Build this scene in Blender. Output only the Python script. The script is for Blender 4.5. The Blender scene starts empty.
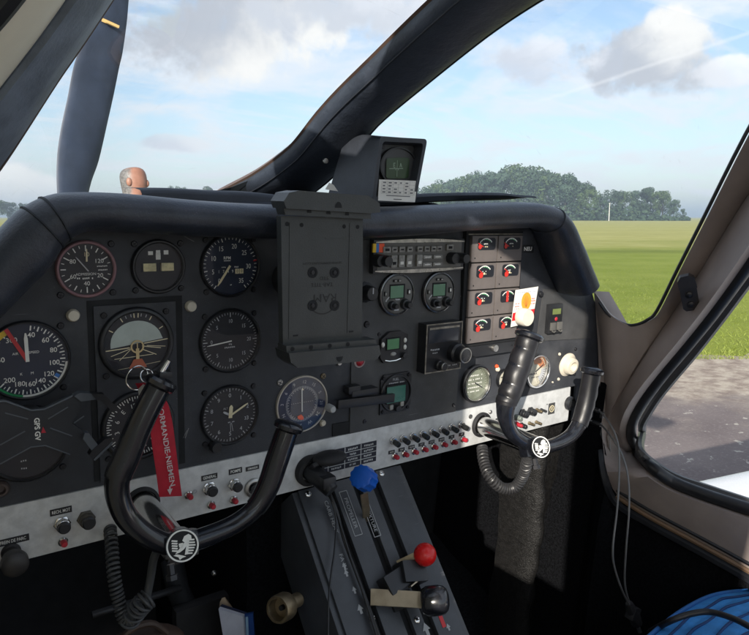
import bpy, bmesh, math, random
from mathutils import Vector, Matrix, Euler
R = math.radians
PI = math.pi
random.seed(7)
S = bpy.context.scene
COL = S.collection

# ---------------------------------------------------------------- calibration
# Two frames.  AIRFRAME: origin = middle of the vertical speed dial on the panel,
# X right, Y forward, Z up, panel face on Y = 0.  WORLD: Z vertical, ground on Z = 0,
# camera 1.5 m above the ground.
F_PX, CX, CY = 667.0, 374.5, 317.5
A = Matrix(((0.81199, -0.07590, 0.57870), (-0.58284, -0.15681, 0.79731), (0.03023, -0.98471, -0.17157)))
A = A.to_quaternion().to_matrix()
CAM = Vector((-0.3201, -0.7346, 0.1691))
EYE = 1.50
UP = Vector((-0.0112, 0.0362, 0.9993)).normalized()
RW = UP.rotation_difference(Vector((0, 0, 1))).to_matrix()
M = Matrix.Translation((0, 0, EYE)) @ RW.to_4x4() @ Matrix.Translation(-CAM)

def ray(x, y): return A @ Vector(((x - CX) / F_PX, (y - CY) / F_PX, 1.0))
def at(x, y, Y=0.0):
    d = ray(x, y); return CAM + d * ((Y - CAM.y) / d.y)
def atX(x, y, X):
    d = ray(x, y); return CAM + d * ((X - CAM.x) / d.x)
def atZ(x, y, Z):
    d = ray(x, y); return CAM + d * ((Z - CAM.z) / d.z)
def atP(x, y, p, n):
    d = ray(x, y); return CAM + d * ((Vector(p) - CAM).dot(Vector(n)) / d.dot(Vector(n)))
def wray(x, y): return (RW @ ray(x, y)).normalized()
def ground(x, y, z=0.0):
    d = wray(x, y); return Vector((0, 0, EYE)) + d * ((z - EYE) / d.z)
def wdist(x, y, dist):
    d = wray(x, y); h = math.hypot(d.x, d.y); return Vector((0, 0, EYE)) + d * (dist / h)

# ---------------------------------------------------------------- camera
cd = bpy.data.cameras.new('camera'); cam = bpy.data.objects.new('camera', cd); COL.objects.link(cam)
cd.sensor_width = 36; cd.lens = 36 * F_PX / 749; cd.clip_start = 0.02; cd.clip_end = 20000
cam.matrix_world = Matrix.Translation((0, 0, EYE)) @ (RW @ A @ Matrix.Diagonal((1, -1, -1))).to_4x4()
S.camera = cam

# ---------------------------------------------------------------- light
SUN_AIR = Vector((-0.72, -0.60, 0.35)).normalized()      # towards the sun, airframe axes
sd = RW @ SUN_AIR
SUN_EL = math.asin(sd.z); SUN_AZ = math.atan2(sd.x, sd.y)
sl = bpy.data.lights.new('sun', 'SUN'); sl.energy = 4.7; sl.angle = R(0.5); sl.color = (1, 0.93, 0.82)
so = bpy.data.objects.new('sun', sl); COL.objects.link(so); so.rotation_euler = sd.to_track_quat('Z', 'Y').to_euler()
S.view_settings.view_transform = 'Standard'; S.view_settings.look = 'None'
S.view_settings.exposure = 0.72; S.view_settings.gamma = 1.0; S.view_settings.use_curve_mapping = False
S.cycles.max_bounces = 8; S.cycles.transparent_max_bounces = 16; S.cycles.sample_clamp_indirect = 4
S.cycles.caustics_reflective = False; S.cycles.caustics_refractive = False

# ---------------------------------------------------------------- node helpers
class NT:
    def __init__(s, tree): s.t = tree; s.n = tree.nodes; s.l = tree.links
    def new(s, ty, **kw):
        n = s.n.new(ty)
        for k, v in kw.items():
            if k.startswith('i_'): s.put(n, k[2:].replace('_', ' '), v)
            else: setattr(n, k, v)
        return n
    def put(s, n, key, v):
        sock = n.inputs[int(key)] if str(key).isdigit() else n.inputs[key]
        if hasattr(v, 'is_output'): s.l.new(v, sock)
        elif hasattr(v, 'outputs'): s.l.new(v.outputs[0], sock)
        else: sock.default_value = v
    def math(s, op, a, b=None, c=None, clamp=False):
        n = s.n.new('ShaderNodeMath'); n.operation = op; n.use_clamp = clamp
        s.put(n, 0, a)
        if b is not None: s.put(n, 1, b)
        if c is not None: s.put(n, 2, c)
        return n.outputs[0]
    def vmath(s, op, a, b=None):
        n = s.n.new('ShaderNodeVectorMath'); n.operation = op; s.put(n, 0, a)
        if b is not None: s.put(n, 1, b)
        return n.outputs['Value'] if op in ('DOT_PRODUCT', 'LENGTH') else n.outputs[0]
    def noise(s, vec, scale, detail=4, rough=0.55, dist=0.0):
        n = s.n.new('ShaderNodeTexNoise'); s.put(n, 'Vector', vec)
        n.inputs['Scale'].default_value = scale; n.inputs['Detail'].default_value = detail
        n.inputs['Roughness'].default_value = rough; n.inputs['Distortion'].default_value = dist
        return n.outputs[0]
    def ramp(s, fac, stops):
        n = s.n.new('ShaderNodeValToRGB'); s.put(n, 0, fac); e = n.color_ramp.elements
        while len(e) < len(stops): e.new(0.5)
        for q, (p, c) in zip(e, stops):
            q.position = p; q.color = (c, c, c, 1) if not hasattr(c, '__len__') else (*c[:3], 1)
        return n.outputs[0]
    def mix(s, fac, a, b):
        n = s.n.new('ShaderNodeMix'); n.data_type = 'RGBA'; s.put(n, 0, fac)
        for i, v in ((6, a), (7, b)):
            if hasattr(v, 'is_output'): s.l.new(v, n.inputs[i])
            elif hasattr(v, 'outputs'): s.l.new(v.outputs[0], n.inputs[i])
            else: n.inputs[i].default_value = (*v[:3], 1)
        return n.outputs[2]
    def smooth(s, v, lo, hi):
        n = s.n.new('ShaderNodeMapRange'); n.interpolation_type = 'SMOOTHSTEP'; s.put(n, 0, v)
        n.inputs[1].default_value = lo; n.inputs[2].default_value = hi
        return n.outputs[0]

# ---------------------------------------------------------------- world: clear sky with thin cloud sheets and a few cumulus
W = bpy.data.worlds.new('World'); S.world = W; W.use_nodes = True
w = NT(W.node_tree); w.n.clear()
sky = w.new('ShaderNodeTexSky', sky_type='NISHITA', sun_disc=False, sun_elevation=SUN_EL, sun_rotation=SUN_AZ,
            altitude=100.0, air_density=1.0, dust_density=1.2, ozone_density=1.5)
tc = w.new('ShaderNodeTexCoord'); D = w.vmath('NORMALIZE', tc.outputs['Generated'])
sep = w.new('ShaderNodeSeparateXYZ'); w.put(sep, 0, D)
zz = w.math('ADD', w.math('MAXIMUM', sep.outputs[2], 0.0), 0.16)
flat = w.new('ShaderNodeCombineXYZ'); w.put(flat, 0, w.math('DIVIDE', sep.outputs[0], zz)); w.put(flat, 1, w.math('DIVIDE', sep.outputs[1], zz))
n1 = w.noise(flat, 1.3, 10, 0.62, 0.9)
n2 = w.noise(flat, 3.0, 8, 0.6, 0.3)
thin = w.math('MULTIPLY_ADD', n2, 0.45, w.math('MULTIPLY', n1, 0.75))
veil = w.smooth(thin, 0.50, 0.72)
hz = w.smooth(sep.outputs[2], -0.02, 0.22)
CW = (5.3, 5.5, 5.8)
base = w.mix(w.math('MULTIPLY_ADD', hz, -0.34, 0.50), sky.outputs[0], (4.3, 5.0, 5.8))
c = w.mix(w.math('MULTIPLY', veil, 0.85), base, CW)
stm = w.new('ShaderNodeMapping'); w.put(stm, 0, flat); stm.inputs['Rotation'].default_value = (0, 0, 0.5); stm.inputs['Scale'].default_value = (0.7, 4.5, 1)
streak = w.math('MULTIPLY', w.smooth(w.noise(stm, 2.0, 8, 0.62, 0.6), 0.47, 0.70), w.smooth(w.noise(flat, 0.8, 4, 0.5), 0.35, 0.6))
c = w.mix(w.math('MULTIPLY', streak, 0.62), c, (5.5, 5.65, 5.9))
def cumulus(c, px, py, ax, ay, seed, lit=(6.1, 5.95, 5.7), grey=(3.4, 3.55, 3.9), amt=0.95, tilt=0.0, warp=0.9, lx=0.8, ly=0.5):
    f = wray(px, py); r = f.cross(Vector((0, 0, 1))).normalized(); u = r.cross(f)
    df = w.math('MAXIMUM', w.vmath('DOT_PRODUCT', D, tuple(f)), 0.05)
    x = w.math('DIVIDE', w.vmath('DOT_PRODUCT', D, tuple(r)), df); y = w.math('DIVIDE', w.vmath('DOT_PRODUCT', D, tuple(u)), df)
    if tilt: y = w.math('MULTIPLY_ADD', x, -tilt, y)
    sc = w.new('ShaderNodeVectorMath', operation='ADD'); w.put(sc, 0, D); sc.inputs[1].default_value = (seed, seed * 1.7, 0)
    nz = w.noise(sc, 9.0, 9, 0.58, 0.25); nb = w.noise(sc, 26.0, 6, 0.6)
    q = w.math('ADD', w.math('POWER', w.math('ABSOLUTE', w.math('DIVIDE', x, ax)), 2.0), w.math('POWER', w.math('ABSOLUTE', w.math('DIVIDE', y, ay)), 2.0))
    d = w.math('ADD', w.math('SUBTRACT', 1.0, q), w.math('MULTIPLY', w.math('SUBTRACT', w.math('MULTIPLY_ADD', nb, 0.35, nz), 0.66), 5.0 * warp))
    m = w.smooth(w.math('MULTIPLY', d, w.smooth(q, 3.2, 0.6)), 0.05, 0.85)
    s = w.math('ADD', w.math('MULTIPLY', w.math('DIVIDE', x, ax), lx), w.math('MULTIPLY', w.math('DIVIDE', y, ay), ly))
    s = w.math('ADD', s, w.math('MULTIPLY', w.math('SUBTRACT', nz, 0.5), 3.0))
    return w.mix(w.math('MULTIPLY', m, amt), c, w.mix(w.smooth(s, -0.25, 0.75), grey, lit))
c = cumulus(c, 225, 38, 0.17, 0.075, 1.3, tilt=0.12, lx=0.75, ly=-0.75)
c = cumulus(c, 355, 8, 0.20, 0.05, 2.9, lit=(5.4, 5.5, 5.8), grey=(4.1, 4.3, 4.7))
c = cumulus(c, 658, 52, 0.115, 0.052, 5.1, tilt=-0.05, lx=0.75, ly=0.75)
c = cumulus(c, 535, 62, 0.085, 0.035, 7.7, lit=(5.4, 5.5, 5.8), grey=(4.1, 4.3, 4.8), amt=0.8)
c = cumulus(c, 172, 143, 0.055, 0.013, 3.3, lit=(5.3, 5.4, 5.6), grey=(4.2, 4.4, 4.9), amt=0.75)
c = cumulus(c, 20, 190, 0.10, 0.03, 4.4, lit=(6.6, 6.5, 6.3), grey=(5.2, 5.4, 5.7), amt=0.8)
c = cumulus(c, 735, 70, 0.07, 0.02, 9.2, lit=(6.8, 6.6, 6.4), grey=(5.4, 5.5, 5.8), amt=0.8)
# contrail
fa, fb = wray(600, 82), wray(760, 30); nn = fa.cross(fb).normalized(); fm = wray(690, 52)
off = w.math('MULTIPLY_ADD', w.math('SUBTRACT', w.noise(D, 30, 3), 0.5), 0.006, w.vmath('DOT_PRODUCT', D, tuple(nn)))
tr = w.math('MULTIPLY', w.smooth(w.math('ABSOLUTE', off), 0.0042, 0.0), w.smooth(w.vmath('DOT_PRODUCT', D, tuple(fm)), 0.972, 0.99))
c = w.mix(w.math('MULTIPLY', tr, 0.28), c, (6.6, 6.5, 6.4))
bg = w.new('ShaderNodeBackground', i_Color=c, i_Strength=0.112)
out = w.new('ShaderNodeOutputWorld'); w.put(out, 'Surface', bg)
# ---------------------------------------------------------------- materials
MATS = {}
def mat(name, col, rough=0.5, metal=0.0, var=0.12, vs=30.0, bump=0.0, bs=120.0, spec=0.5, coat=0.0, dust=0.0, dustcol=(0.30, 0.29, 0.27), alpha=None, scratch=0.0, emit=0.0):
    """Principled material with mottled colour and roughness, optional grain, dust specks and scratches."""
    if name in MATS: return MATS[name]
    m = bpy.data.materials.new(name); m.use_nodes = True; t = NT(m.node_tree)
    b = t.n['Principled BSDF']; tcn = t.new('ShaderNodeTexCoord'); o = tcn.outputs['Object']
    nz = t.noise(o, vs, 6, 0.6)
    cc = t.mix(t.math('MULTIPLY', t.smooth(nz, 0.3, 0.7), 1.0), tuple(x * (1 - var) for x in col), tuple(min(1, x * (1 + var)) for x in col))
    if dust > 0:
        sp = t.math('MULTIPLY', t.smooth(t.noise(o, 650, 2, 0.5), 0.62, 0.78), t.smooth(t.noise(o, 18, 4), 0.42, 0.7))
        cc = t.mix(t.math('MULTIPLY', sp, dust), cc, dustcol)
        cc = t.mix(t.math('MULTIPLY', t.smooth(t.noise(o, 7, 6, 0.65), 0.5, 0.8), dust * 0.22), cc, dustcol)
    if scratch > 0:
        mp = t.new('ShaderNodeMapping'); t.put(mp, 0, o); mp.inputs['Rotation'].default_value = (0.3, 0.5, 0.6); mp.inputs['Scale'].default_value = (6, 160, 40)
        sc = t.math('MULTIPLY', t.smooth(t.noise(mp, 4, 2, 0.4), 0.70, 0.76), t.smooth(t.noise(o, 14, 3), 0.5, 0.62))
        cc = t.mix(t.math('MULTIPLY', sc, scratch), cc, tuple(min(0.5, x * 3 + 0.15) for x in col))
    t.put(b, 'Base Color', cc); t.put(b, 'Metallic', metal)
    t.put(b, 'Roughness', t.math('MULTIPLY_ADD', t.noise(o, vs * 1.7, 5), 0.24, max(0.02, rough - 0.12)))
    b.inputs['Specular IOR Level'].default_value = spec; b.inputs['Coat Weight'].default_value = coat
    if emit: t.put(b, 'Emission Color', cc); b.inputs['Emission Strength'].default_value = emit
    if bump > 0:
        bn = t.new('ShaderNodeBump', i_Strength=bump, i_Distance=0.001); t.put(bn, 'Height', t.noise(o, bs, 5, 0.65)); t.put(b, 'Normal', bn)
    MATS[name] = m; return m

def glassmat(name, tint=(1, 1, 1), refl=1.0, rough=0.0, smear=0.0):
    """Thin clear sheet: lets light through, mirrors by Fresnel, with faint smears and hairline scratches."""
    if name in MATS: return MATS[name]
    m = bpy.data.materials.new(name); m.use_nodes = True; t = NT(m.node_tree); t.n.clear()
    o = t.new('ShaderNodeTexCoord').outputs['Object']
    tr = t.new('ShaderNodeBsdfTransparent'); tr.inputs[0].default_value = (*tint, 1)
    gl = t.new('ShaderNodeBsdfGlossy'); gl.inputs[0].default_value = (1, 1, 1, 1); gl.inputs['Roughness'].default_value = rough
    ge = t.new('ShaderNodeNewGeometry'); fc = t.math('ABSOLUTE', t.vmath('DOT_PRODUCT', ge.outputs['Normal'], ge.outputs['Incoming']))
    fr = t.math('MULTIPLY_ADD', t.math('POWER', t.math('SUBTRACT', 1.0, fc, clamp=True), 5.0), 0.93, 0.05)
    mx = t.new('ShaderNodeMixShader'); t.put(mx, 0, t.math('MULTIPLY', fr, refl)); t.put(mx, 1, tr); t.put(mx, 2, gl)
    res = mx
    if smear > 0:
        df = t.new('ShaderNodeBsdfDiffuse'); df.inputs[0].default_value = (0.8, 0.8, 0.8, 1)
        mp = t.new('ShaderNodeMapping'); t.put(mp, 0, o); mp.inputs['Rotation'].default_value = (0.4, 0.7, 0.6); mp.inputs['Scale'].default_value = (4, 120, 30)
        s1 = t.math('MULTIPLY', t.smooth(t.noise(mp, 3, 2, 0.4), 0.68, 0.74), t.smooth(t.noise(o, 9, 3), 0.5, 0.62))
        s2 = t.smooth(t.noise(o, 5, 6, 0.7), 0.45, 0.85)
        m2 = t.new('ShaderNodeMixShader'); t.put(m2, 0, t.math('MULTIPLY', t.math('MULTIPLY_ADD', s2, 0.16, s1), smear)); t.put(m2, 1, mx); t.put(m2, 2, df); res = m2
    ou = t.new('ShaderNodeOutputMaterial'); t.put(ou, 0, res)
    MATS[name] = m; return m

PANEL = mat('panel_black', (0.040, 0.043, 0.051), 0.55, var=0.25, vs=14, bump=0.14, bs=900, dust=0.5, scratch=0.5, spec=0.35)
PLATE = mat('radio_plate_black', (0.062, 0.063, 0.066), 0.52, var=0.2, vs=16, bump=0.12, bs=900, dust=0.4, scratch=0.3, spec=0.35)
BLACK = mat('black_plastic', (0.018, 0.019, 0.022), 0.38, var=0.25, bump=0.05, dust=0.25)
SATIN = mat('satin_black_bezel', (0.014, 0.015, 0.018), 0.36, var=0.2, dust=0.12)
GLOSSB = mat('gloss_black_grip', (0.010, 0.011, 0.015), 0.22, var=0.3, vs=60, bump=0.03, dust=0.12, coat=0.3)
RUBBER = mat('black_rubber', (0.016, 0.016, 0.018), 0.7, var=0.2)
DIAL = mat('dial_black', (0.010, 0.012, 0.018), 0.6, var=0.15)
DIALB = mat('dial_blue_black', (0.010, 0.017, 0.040), 0.6, var=0.15)
WHITE = mat('dial_white', (0.80, 0.80, 0.76), 0.6, var=0.06)
CREAM = mat('dial_cream', (0.78, 0.69, 0.46), 0.6, var=0.08)
DGREY = mat('dial_grey_print', (0.46, 0.47, 0.49), 0.6, var=0.08)
RED = mat('marking_red', (0.55, 0.02, 0.025), 0.5)
GREEN = mat('marking_green', (0.02, 0.30, 0.10), 0.5)
YELLOW = mat('marking_yellow', (0.75, 0.48, 0.02), 0.5)
BLUE = mat('marking_blue', (0.03, 0.18, 0.55), 0.5)
ORANGE = mat('flag_orange', (0.85, 0.10, 0.03), 0.55)
STEEL = mat('screw_steel', (0.42, 0.41, 0.39), 0.35, 0.9, var=0.2)
DSCREW = mat('screw_black', (0.03, 0.03, 0.035), 0.35, 0.4, var=0.2)
CHROME = mat('chrome', (0.68, 0.67, 0.65), 0.16, 1.0, var=0.08)
BRASS = mat('tarnished_brass', (0.25, 0.20, 0.13), 0.48, 0.9, var=0.2, vs=60)
BRASSF = mat('plated_lever_steel', (0.44, 0.37, 0.26), 0.34, 0.85, var=0.14, vs=40)
ALU = mat('brushed_aluminium', (0.60, 0.61, 0.61), 0.5, 0.1, var=0.14, vs=60, bump=0.06, bs=300, dust=0.4, dustcol=(0.2, 0.2, 0.2), scratch=0.5)
PINK = mat('pink_bezel_ring', (0.30, 0.17, 0.19), 0.45, var=0.12)
REDCAP = mat('red_cap', (0.42, 0.02, 0.035), 0.4)
LCD = mat('lcd_green', (0.13, 0.26, 0.17), 0.25, var=0.05)
LCDD = mat('lcd_dark_green', (0.03, 0.06, 0.025), 0.2, var=0.05)
LCDT = mat('lcd_teal', (0.035, 0.16, 0.12), 0.25, var=0.05)
BUTTON = mat('grey_button', (0.30, 0.30, 0.28), 0.5)
DBUTTON = mat('dark_grey_fascia', (0.115, 0.112, 0.105), 0.5, var=0.12, vs=40)
TAUPE = mat('taupe_fascia', (0.135, 0.118, 0.113), 0.5, var=0.1, vs=40, dust=0.15)
PADL = mat('padded_black_leather', (0.027, 0.032, 0.045), 0.34, var=0.3, vs=18, bump=0.6, bs=300, dust=0.45)
POSTL = mat('post_leather_blue_black', (0.040, 0.049, 0.068), 0.42, var=0.3, vs=14, bump=1.0, bs=110, dust=0.15)
BEIGE = mat('beige_pillar_trim', (0.315, 0.262, 0.238), 0.5, var=0.12, vs=9, bump=0.15, bs=400, dust=0.3, dustcol=(0.4, 0.36, 0.32))
BEIGEL = mat('lightened_beige_trim', (0.78, 0.73, 0.60), 0.5, var=0.06, vs=9, bump=0.08, bs=400)  # tone lifted to stand in for skylight missing on the left pillar
BROWN = mat('brown_edge_trim', (0.13, 0.082, 0.062), 0.5)
SEAL = mat('door_seal_rubber', (0.014, 0.015, 0.018), 0.45, var=0.2)
CARPET = mat('black_carpet', (0.0050, 0.0053, 0.0064), 0.95, var=0.6, vs=260, bump=0.9, bs=500, spec=0.05)
COVERL = mat('grained_black_leather', (0.0075, 0.0072, 0.0072), 0.50, spec=0.22, var=0.4, vs=120, bump=1.0, bs=420)
DARK = mat('dark_recess', (0.008, 0.009, 0.011), 0.8, var=0.3)
CABLE = mat('grey_cable', (0.13, 0.13, 0.13), 0.4)
BCABLE = mat('black_cable', (0.012, 0.012, 0.014), 0.4)
MOUNT = mat('mount_grey_composite', (0.042, 0.046, 0.047), 0.36, var=0.12, vs=20, bump=0.3, bs=500, dust=0.2)
MOUNTD = mat('mount_dark_print', (0.012, 0.012, 0.013), 0.5)
RIBBON = mat('red_ribbon', (0.46, 0.012, 0.03), 0.75, var=0.1, vs=80, bump=0.4, bs=1200)
CARDW = mat('white_card', (0.80, 0.78, 0.73), 0.5, var=0.03)
KNOBW = mat('ivory_plastic', (0.62, 0.57, 0.47), 0.45, var=0.08)
BLUEP = mat('blue_plastic', (0.010, 0.115, 0.56), 0.35, var=0.1)
REDB = mat('red_ball_plastic', (0.62, 0.012, 0.012), 0.26, var=0.08)
WPAINT = mat('white_aircraft_paint', (0.80, 0.80, 0.80), 0.25, var=0.02)
GLASS = glassmat('instrument_glass', refl=0.42)
SCREEN = glassmat('windscreen_plastic', tint=(0.94, 0.965, 0.985), refl=0.40, smear=0.06)

_t = NT(COVERL.node_tree); _o = _t.new('ShaderNodeTexCoord').outputs['Object']; _m = _t.new('ShaderNodeMapping'); _t.put(_m, 0, _o); _m.inputs['Scale'].default_value = (1, 1, 2.6)
_v = _t.new('ShaderNodeTexVoronoi', feature='DISTANCE_TO_EDGE'); _t.put(_v, 'Vector', _m); _v.inputs['Scale'].default_value = 210
_b = _t.new('ShaderNodeBump', i_Strength=0.6, i_Distance=0.0014); _t.put(_b, 'Height', _t.math('ADD', _t.math('MULTIPLY', _t.smooth(_v.outputs[0], 0.0, 0.3), 0.45), _t.math('MULTIPLY', _t.noise(_m, 45, 4), 1.6))); _t.put(_t.n['Principled BSDF'], 'Normal', _b)

# ---------------------------------------------------------------- mesh builder
_txt = {}
def text_mesh(s, bold=0.0):
    k = (s, bold)
    if k not in _txt:
        cu = bpy.data.curves.new('lettering', 'FONT'); cu.body = s; cu.size = 1.0; cu.align_x = 'CENTER'; cu.align_y = 'CENTER'
        cu.resolution_u = 3; cu.offset = bold
        ob = bpy.data.objects.new('lettering', cu); me = ob.to_mesh()
        vs = [v.co.copy() for v in me.vertices]; fs = [tuple(p.vertices) for p in me.polygons]
        ob.to_mesh_clear(); bpy.data.objects.remove(ob); bpy.data.curves.remove(cu); _txt[k] = (vs, fs)
    return _txt[k]

class MB:
    def __init__(s, T=None): s.bm = bmesh.new(); s.T = T or Matrix.Identity(4)
    def v(s, p): return s.bm.verts.new(s.T @ Vector(p))
    def f(s, vs, mi=0):
        try: q = s.bm.faces.new(vs); q.material_index = mi; return q
        except ValueError: return None
    def poly(s, pts, mi=0): return s.f([s.v(p) for p in pts], mi)
    def loft(s, rows, mi=0, closed=False, cap0=False, cap1=False):
        g = [[s.v(p) for p in r] for r in rows]; n = len(g[0])
        for i in range(len(g) - 1):
            for j in range(n if closed else n - 1):
                k = (j + 1) % n; s.f([g[i][j], g[i][k], g[i + 1][k], g[i + 1][j]], mi)
        if cap0: s.f(list(reversed(g[0])), mi)
        if cap1: s.f(g[-1], mi)
        return s
    def box(s, c, d, mi=0, bev=0.0, rot=None, taper=1.0, seg=2):
        b = bmesh.new(); bmesh.ops.create_cube(b, size=1)
        for v in b.verts:
            k = taper if v.co.z > 0 else 1.0
            v.co = Vector((v.co.x * d[0] * k, v.co.y * d[1] * k, v.co.z * d[2]))
        if bev > 0: bmesh.ops.bevel(b, geom=list(b.edges), offset=bev, segments=seg, affect='EDGES', profile=0.7)
        T = Matrix.Translation(c) @ (rot.to_4x4() if rot else Matrix.Identity(4)); s._merge(b, T, mi); return s
    def _merge(s, b, T, mi):
        mp = {v: s.v(T @ v.co) for v in b.verts}
        for q in b.faces: s.f([mp[v] for v in q.verts], mi)
        b.free()
    def lathe(s, prof, mi=0, seg=40, c=(0, 0, 0), rot=None, wob=None):
        T = Matrix.Translation(c) @ (rot.to_4x4() if rot else Matrix.Identity(4)); rows = []
        for (r, z) in prof:
            rows.append([T @ Vector((max(r, 1e-5) * (wob(2 * PI * k / seg) if wob else 1) * math.cos(2 * PI * k / seg), max(r, 1e-5) * (wob(2 * PI * k / seg) if wob else 1) * math.sin(2 * PI * k / seg), z)) for k in range(seg)])
        g = [[s.v(p) for p in r] for r in rows]
        for i in range(len(g) - 1):
            for j in range(seg):
                k = (j + 1) % seg; s.f([g[i][j], g[i][k], g[i + 1][k], g[i + 1][j]], mi)
        if prof[0][0] > 1e-4: s.f(list(reversed(g[0])), mi) if prof[0][1] == prof[0][1] and getattr(s, 'capend', True) else None
        if prof[-1][0] > 1e-4 and getattr(s, 'capend', True): s.f(g[-1], mi)
        return s
    def ring(s, prof, mi=0, seg=40, c=(0, 0, 0), rot=None):
        """closed profile revolved into a ring"""
        s.capend = False; s.lathe(list(prof) + [prof[0]], mi, seg, c, rot); s.capend = True; return s
    def disc(s, r, z, mi=0, seg=40, c=(0, 0), ry=None):
        return s.poly([(c[0] + r * math.cos(2 * PI * k / seg), c[1] + (ry or r) * math.sin(2 * PI * k / seg), z) for k in range(seg)], mi)
    def arc(s, r0, r1, a0, a1, z, mi=0, n=None, c=(0, 0)):
        n = n or max(2, int(abs(a1 - a0) / 5)); p = []
        for k in range(n + 1):
            a = R(a0 + (a1 - a0) * k / n); p.append((math.sin(a), math.cos(a)))
        for k in range(n):
            (x0, y0), (x1, y1) = p[k], p[k + 1]
            s.poly([(c[0] + r0 * x0, c[1] + r0 * y0, z), (c[0] + r0 * x1, c[1] + r0 * y1, z), (c[0] + r1 * x1, c[1] + r1 * y1, z), (c[0] + r1 * x0, c[1] + r1 * y0, z)], mi)
        return s
    def tick(s, a, r0, r1, wd, z, mi=0, c=(0, 0), w1=None):
        a = R(a); d = Vector((math.sin(a), math.cos(a))); n = Vector((d.y, -d.x)); w1 = wd if w1 is None else w1; c = Vector(c)
        p = [c + d * r0 - n * wd / 2, c + d * r0 + n * wd / 2, c + d * r1 + n * w1 / 2, c + d * r1 - n * w1 / 2]
        return s.poly([(q.x, q.y, z) for q in reversed(p)], mi)
    def ticks(s, a0, a1, n, r0, r1, wd, z, mi=0, skip=None):
        for k in range(n):
            if skip and skip(k): continue
            s.tick(a0 + (a1 - a0) * k / max(1, n - 1), r0, r1, wd, z, mi)
        return s
    def prism(s, pts, z0, z1, mi=0, inset=0.0, mside=None):
        n = len(pts); ar = sum(pts[i][0] * pts[(i + 1) % n][1] - pts[(i + 1) % n][0] * pts[i][1] for i in range(n))
        if ar < 0: pts = list(reversed(pts))
        b = [s.v((x, y, z0)) for x, y in pts]; t = [s.v((x, y, z1)) for x, y in pts]
        for i in range(n): s.f([b[i], b[(i + 1) % n], t[(i + 1) % n], t[i]], mi if mside is None else mside)
        s.f(t, mi); s.f(list(reversed(b)), mi); return s
    def tube(s, pts, r, seg=10, mi=0, caps=True, ry=None, closed=False):
        pts = [Vector(p) for p in pts]; n = len(pts); rr = r if hasattr(r, '__len__') else [r] * n
        T = []
        for i in range(n):
            a = pts[(i - 1) % n] if closed or i > 0 else pts[i]; b = pts[(i + 1) % n] if closed or i < n - 1 else pts[i]
            T.append((b - a).normalized())
        u = T[0].orthogonal().normalized(); rows = []
        for i in range(n):
            u = (u - T[i] * u.dot(T[i])).normalized(); q = T[i].cross(u)
            rows.append([pts[i] + (u * math.cos(2 * PI * k / seg) + q * math.sin(2 * PI * k / seg)) * rr[i] for k in range(seg)])
        if closed: rows.append(rows[0])
        s.loft(rows, mi, closed=True, cap0=caps and not closed, cap1=caps and not closed); return s
    def sphere(s, c, r, mi=0, seg=20, sc=(1, 1, 1)):
        n = seg // 2; rows = []
        for i in range(n + 1):
            th = PI * i / n; rows.append([(c[0] + r * sc[0] * max(1e-4, math.sin(th)) * math.cos(2 * PI * k / seg), c[1] + r * sc[1] * max(1e-4, math.sin(th)) * math.sin(2 * PI * k / seg), c[2] - r * sc[2] * math.cos(th)) for k in range(seg)])
        return s.loft(rows, mi, closed=True)
    def text(s, t, size, x, y, z, mi=0, rot=0.0, sx=1.0, bold=0.0, T=None):
        vs, fs = text_mesh(t, bold); cr, sr = math.cos(R(rot)), math.sin(R(rot)); L = []
        for p in vs:
            a, b = p.x * size * sx, p.y * size; q = (x + a * cr - b * sr, y + a * sr + b * cr, z)
            L.append(s.v(T @ Vector(q) if T else q))
        for q in fs: s.f([L[i] for i in q], mi)
        return s
    def build(s, name, mats, parent=None, smooth=40, loc=None, rot=None):
        bm = s.bm
        if smooth is not None:
            bmesh.ops.remove_doubles(bm, verts=list(bm.verts), dist=2e-6)
        bmesh.ops.recalc_face_normals(bm, faces=list(bm.faces)) if smooth is not None else None
        if smooth is not None:
            for q in bm.faces: q.smooth = True
            th = R(smooth)
            for e in bm.edges:
                if len(e.link_faces) == 2 and e.calc_face_angle(0) > th: e.smooth = False
        me = bpy.data.meshes.new(name); bm.to_mesh(me); bm.free()
        for m in (mats if isinstance(mats, (list, tuple)) else [mats]): me.materials.append(m)
        o = bpy.data.objects.new(name, me); COL.objects.link(o)
        if parent: o.parent = parent
        if loc is not None: o.location = loc
        if rot is not None: o.rotation_euler = rot
        return o

def tag(o, label=None, cat=None, group=None, kind=None):
    if label: o['label'] = label
    if cat: o['category'] = cat
    if group: o['group'] = group
    if kind: o['kind'] = kind
    return o
AIR = []          # top-level things that live in the airframe frame
def thing(name, label, cat, loc=(0, 0, 0), group=None, rot=None, air=True):
    o = bpy.data.objects.new(name, None); COL.objects.link(o); o.empty_display_size = 0.05
    o.location = loc
    if rot is not None: o.rotation_euler = rot
    if air: AIR.append(o)
    return tag(o, label, cat, group)
FACE = (PI / 2, 0, 0)                      # local x right, y up, z out of the panel towards the pilot
def on_panel(name, label, cat, px, py, group=None, Y=0.0, off=(0, 0)):
    p = at(px, py, Y); return thing(name, label, cat, (p.x + off[0], p.y, p.z + off[1]), group, FACE)
def copyo(o, parent=None, loc=None, rot=None):
    c = o.copy(); COL.objects.link(c)
    if parent: c.parent = parent
    if loc is not None: c.location = loc
    if rot is not None: c.rotation_euler = rot
    return c
def vr(n, lo, hi): return [random.uniform(lo, hi) for _ in range(n)]
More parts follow.
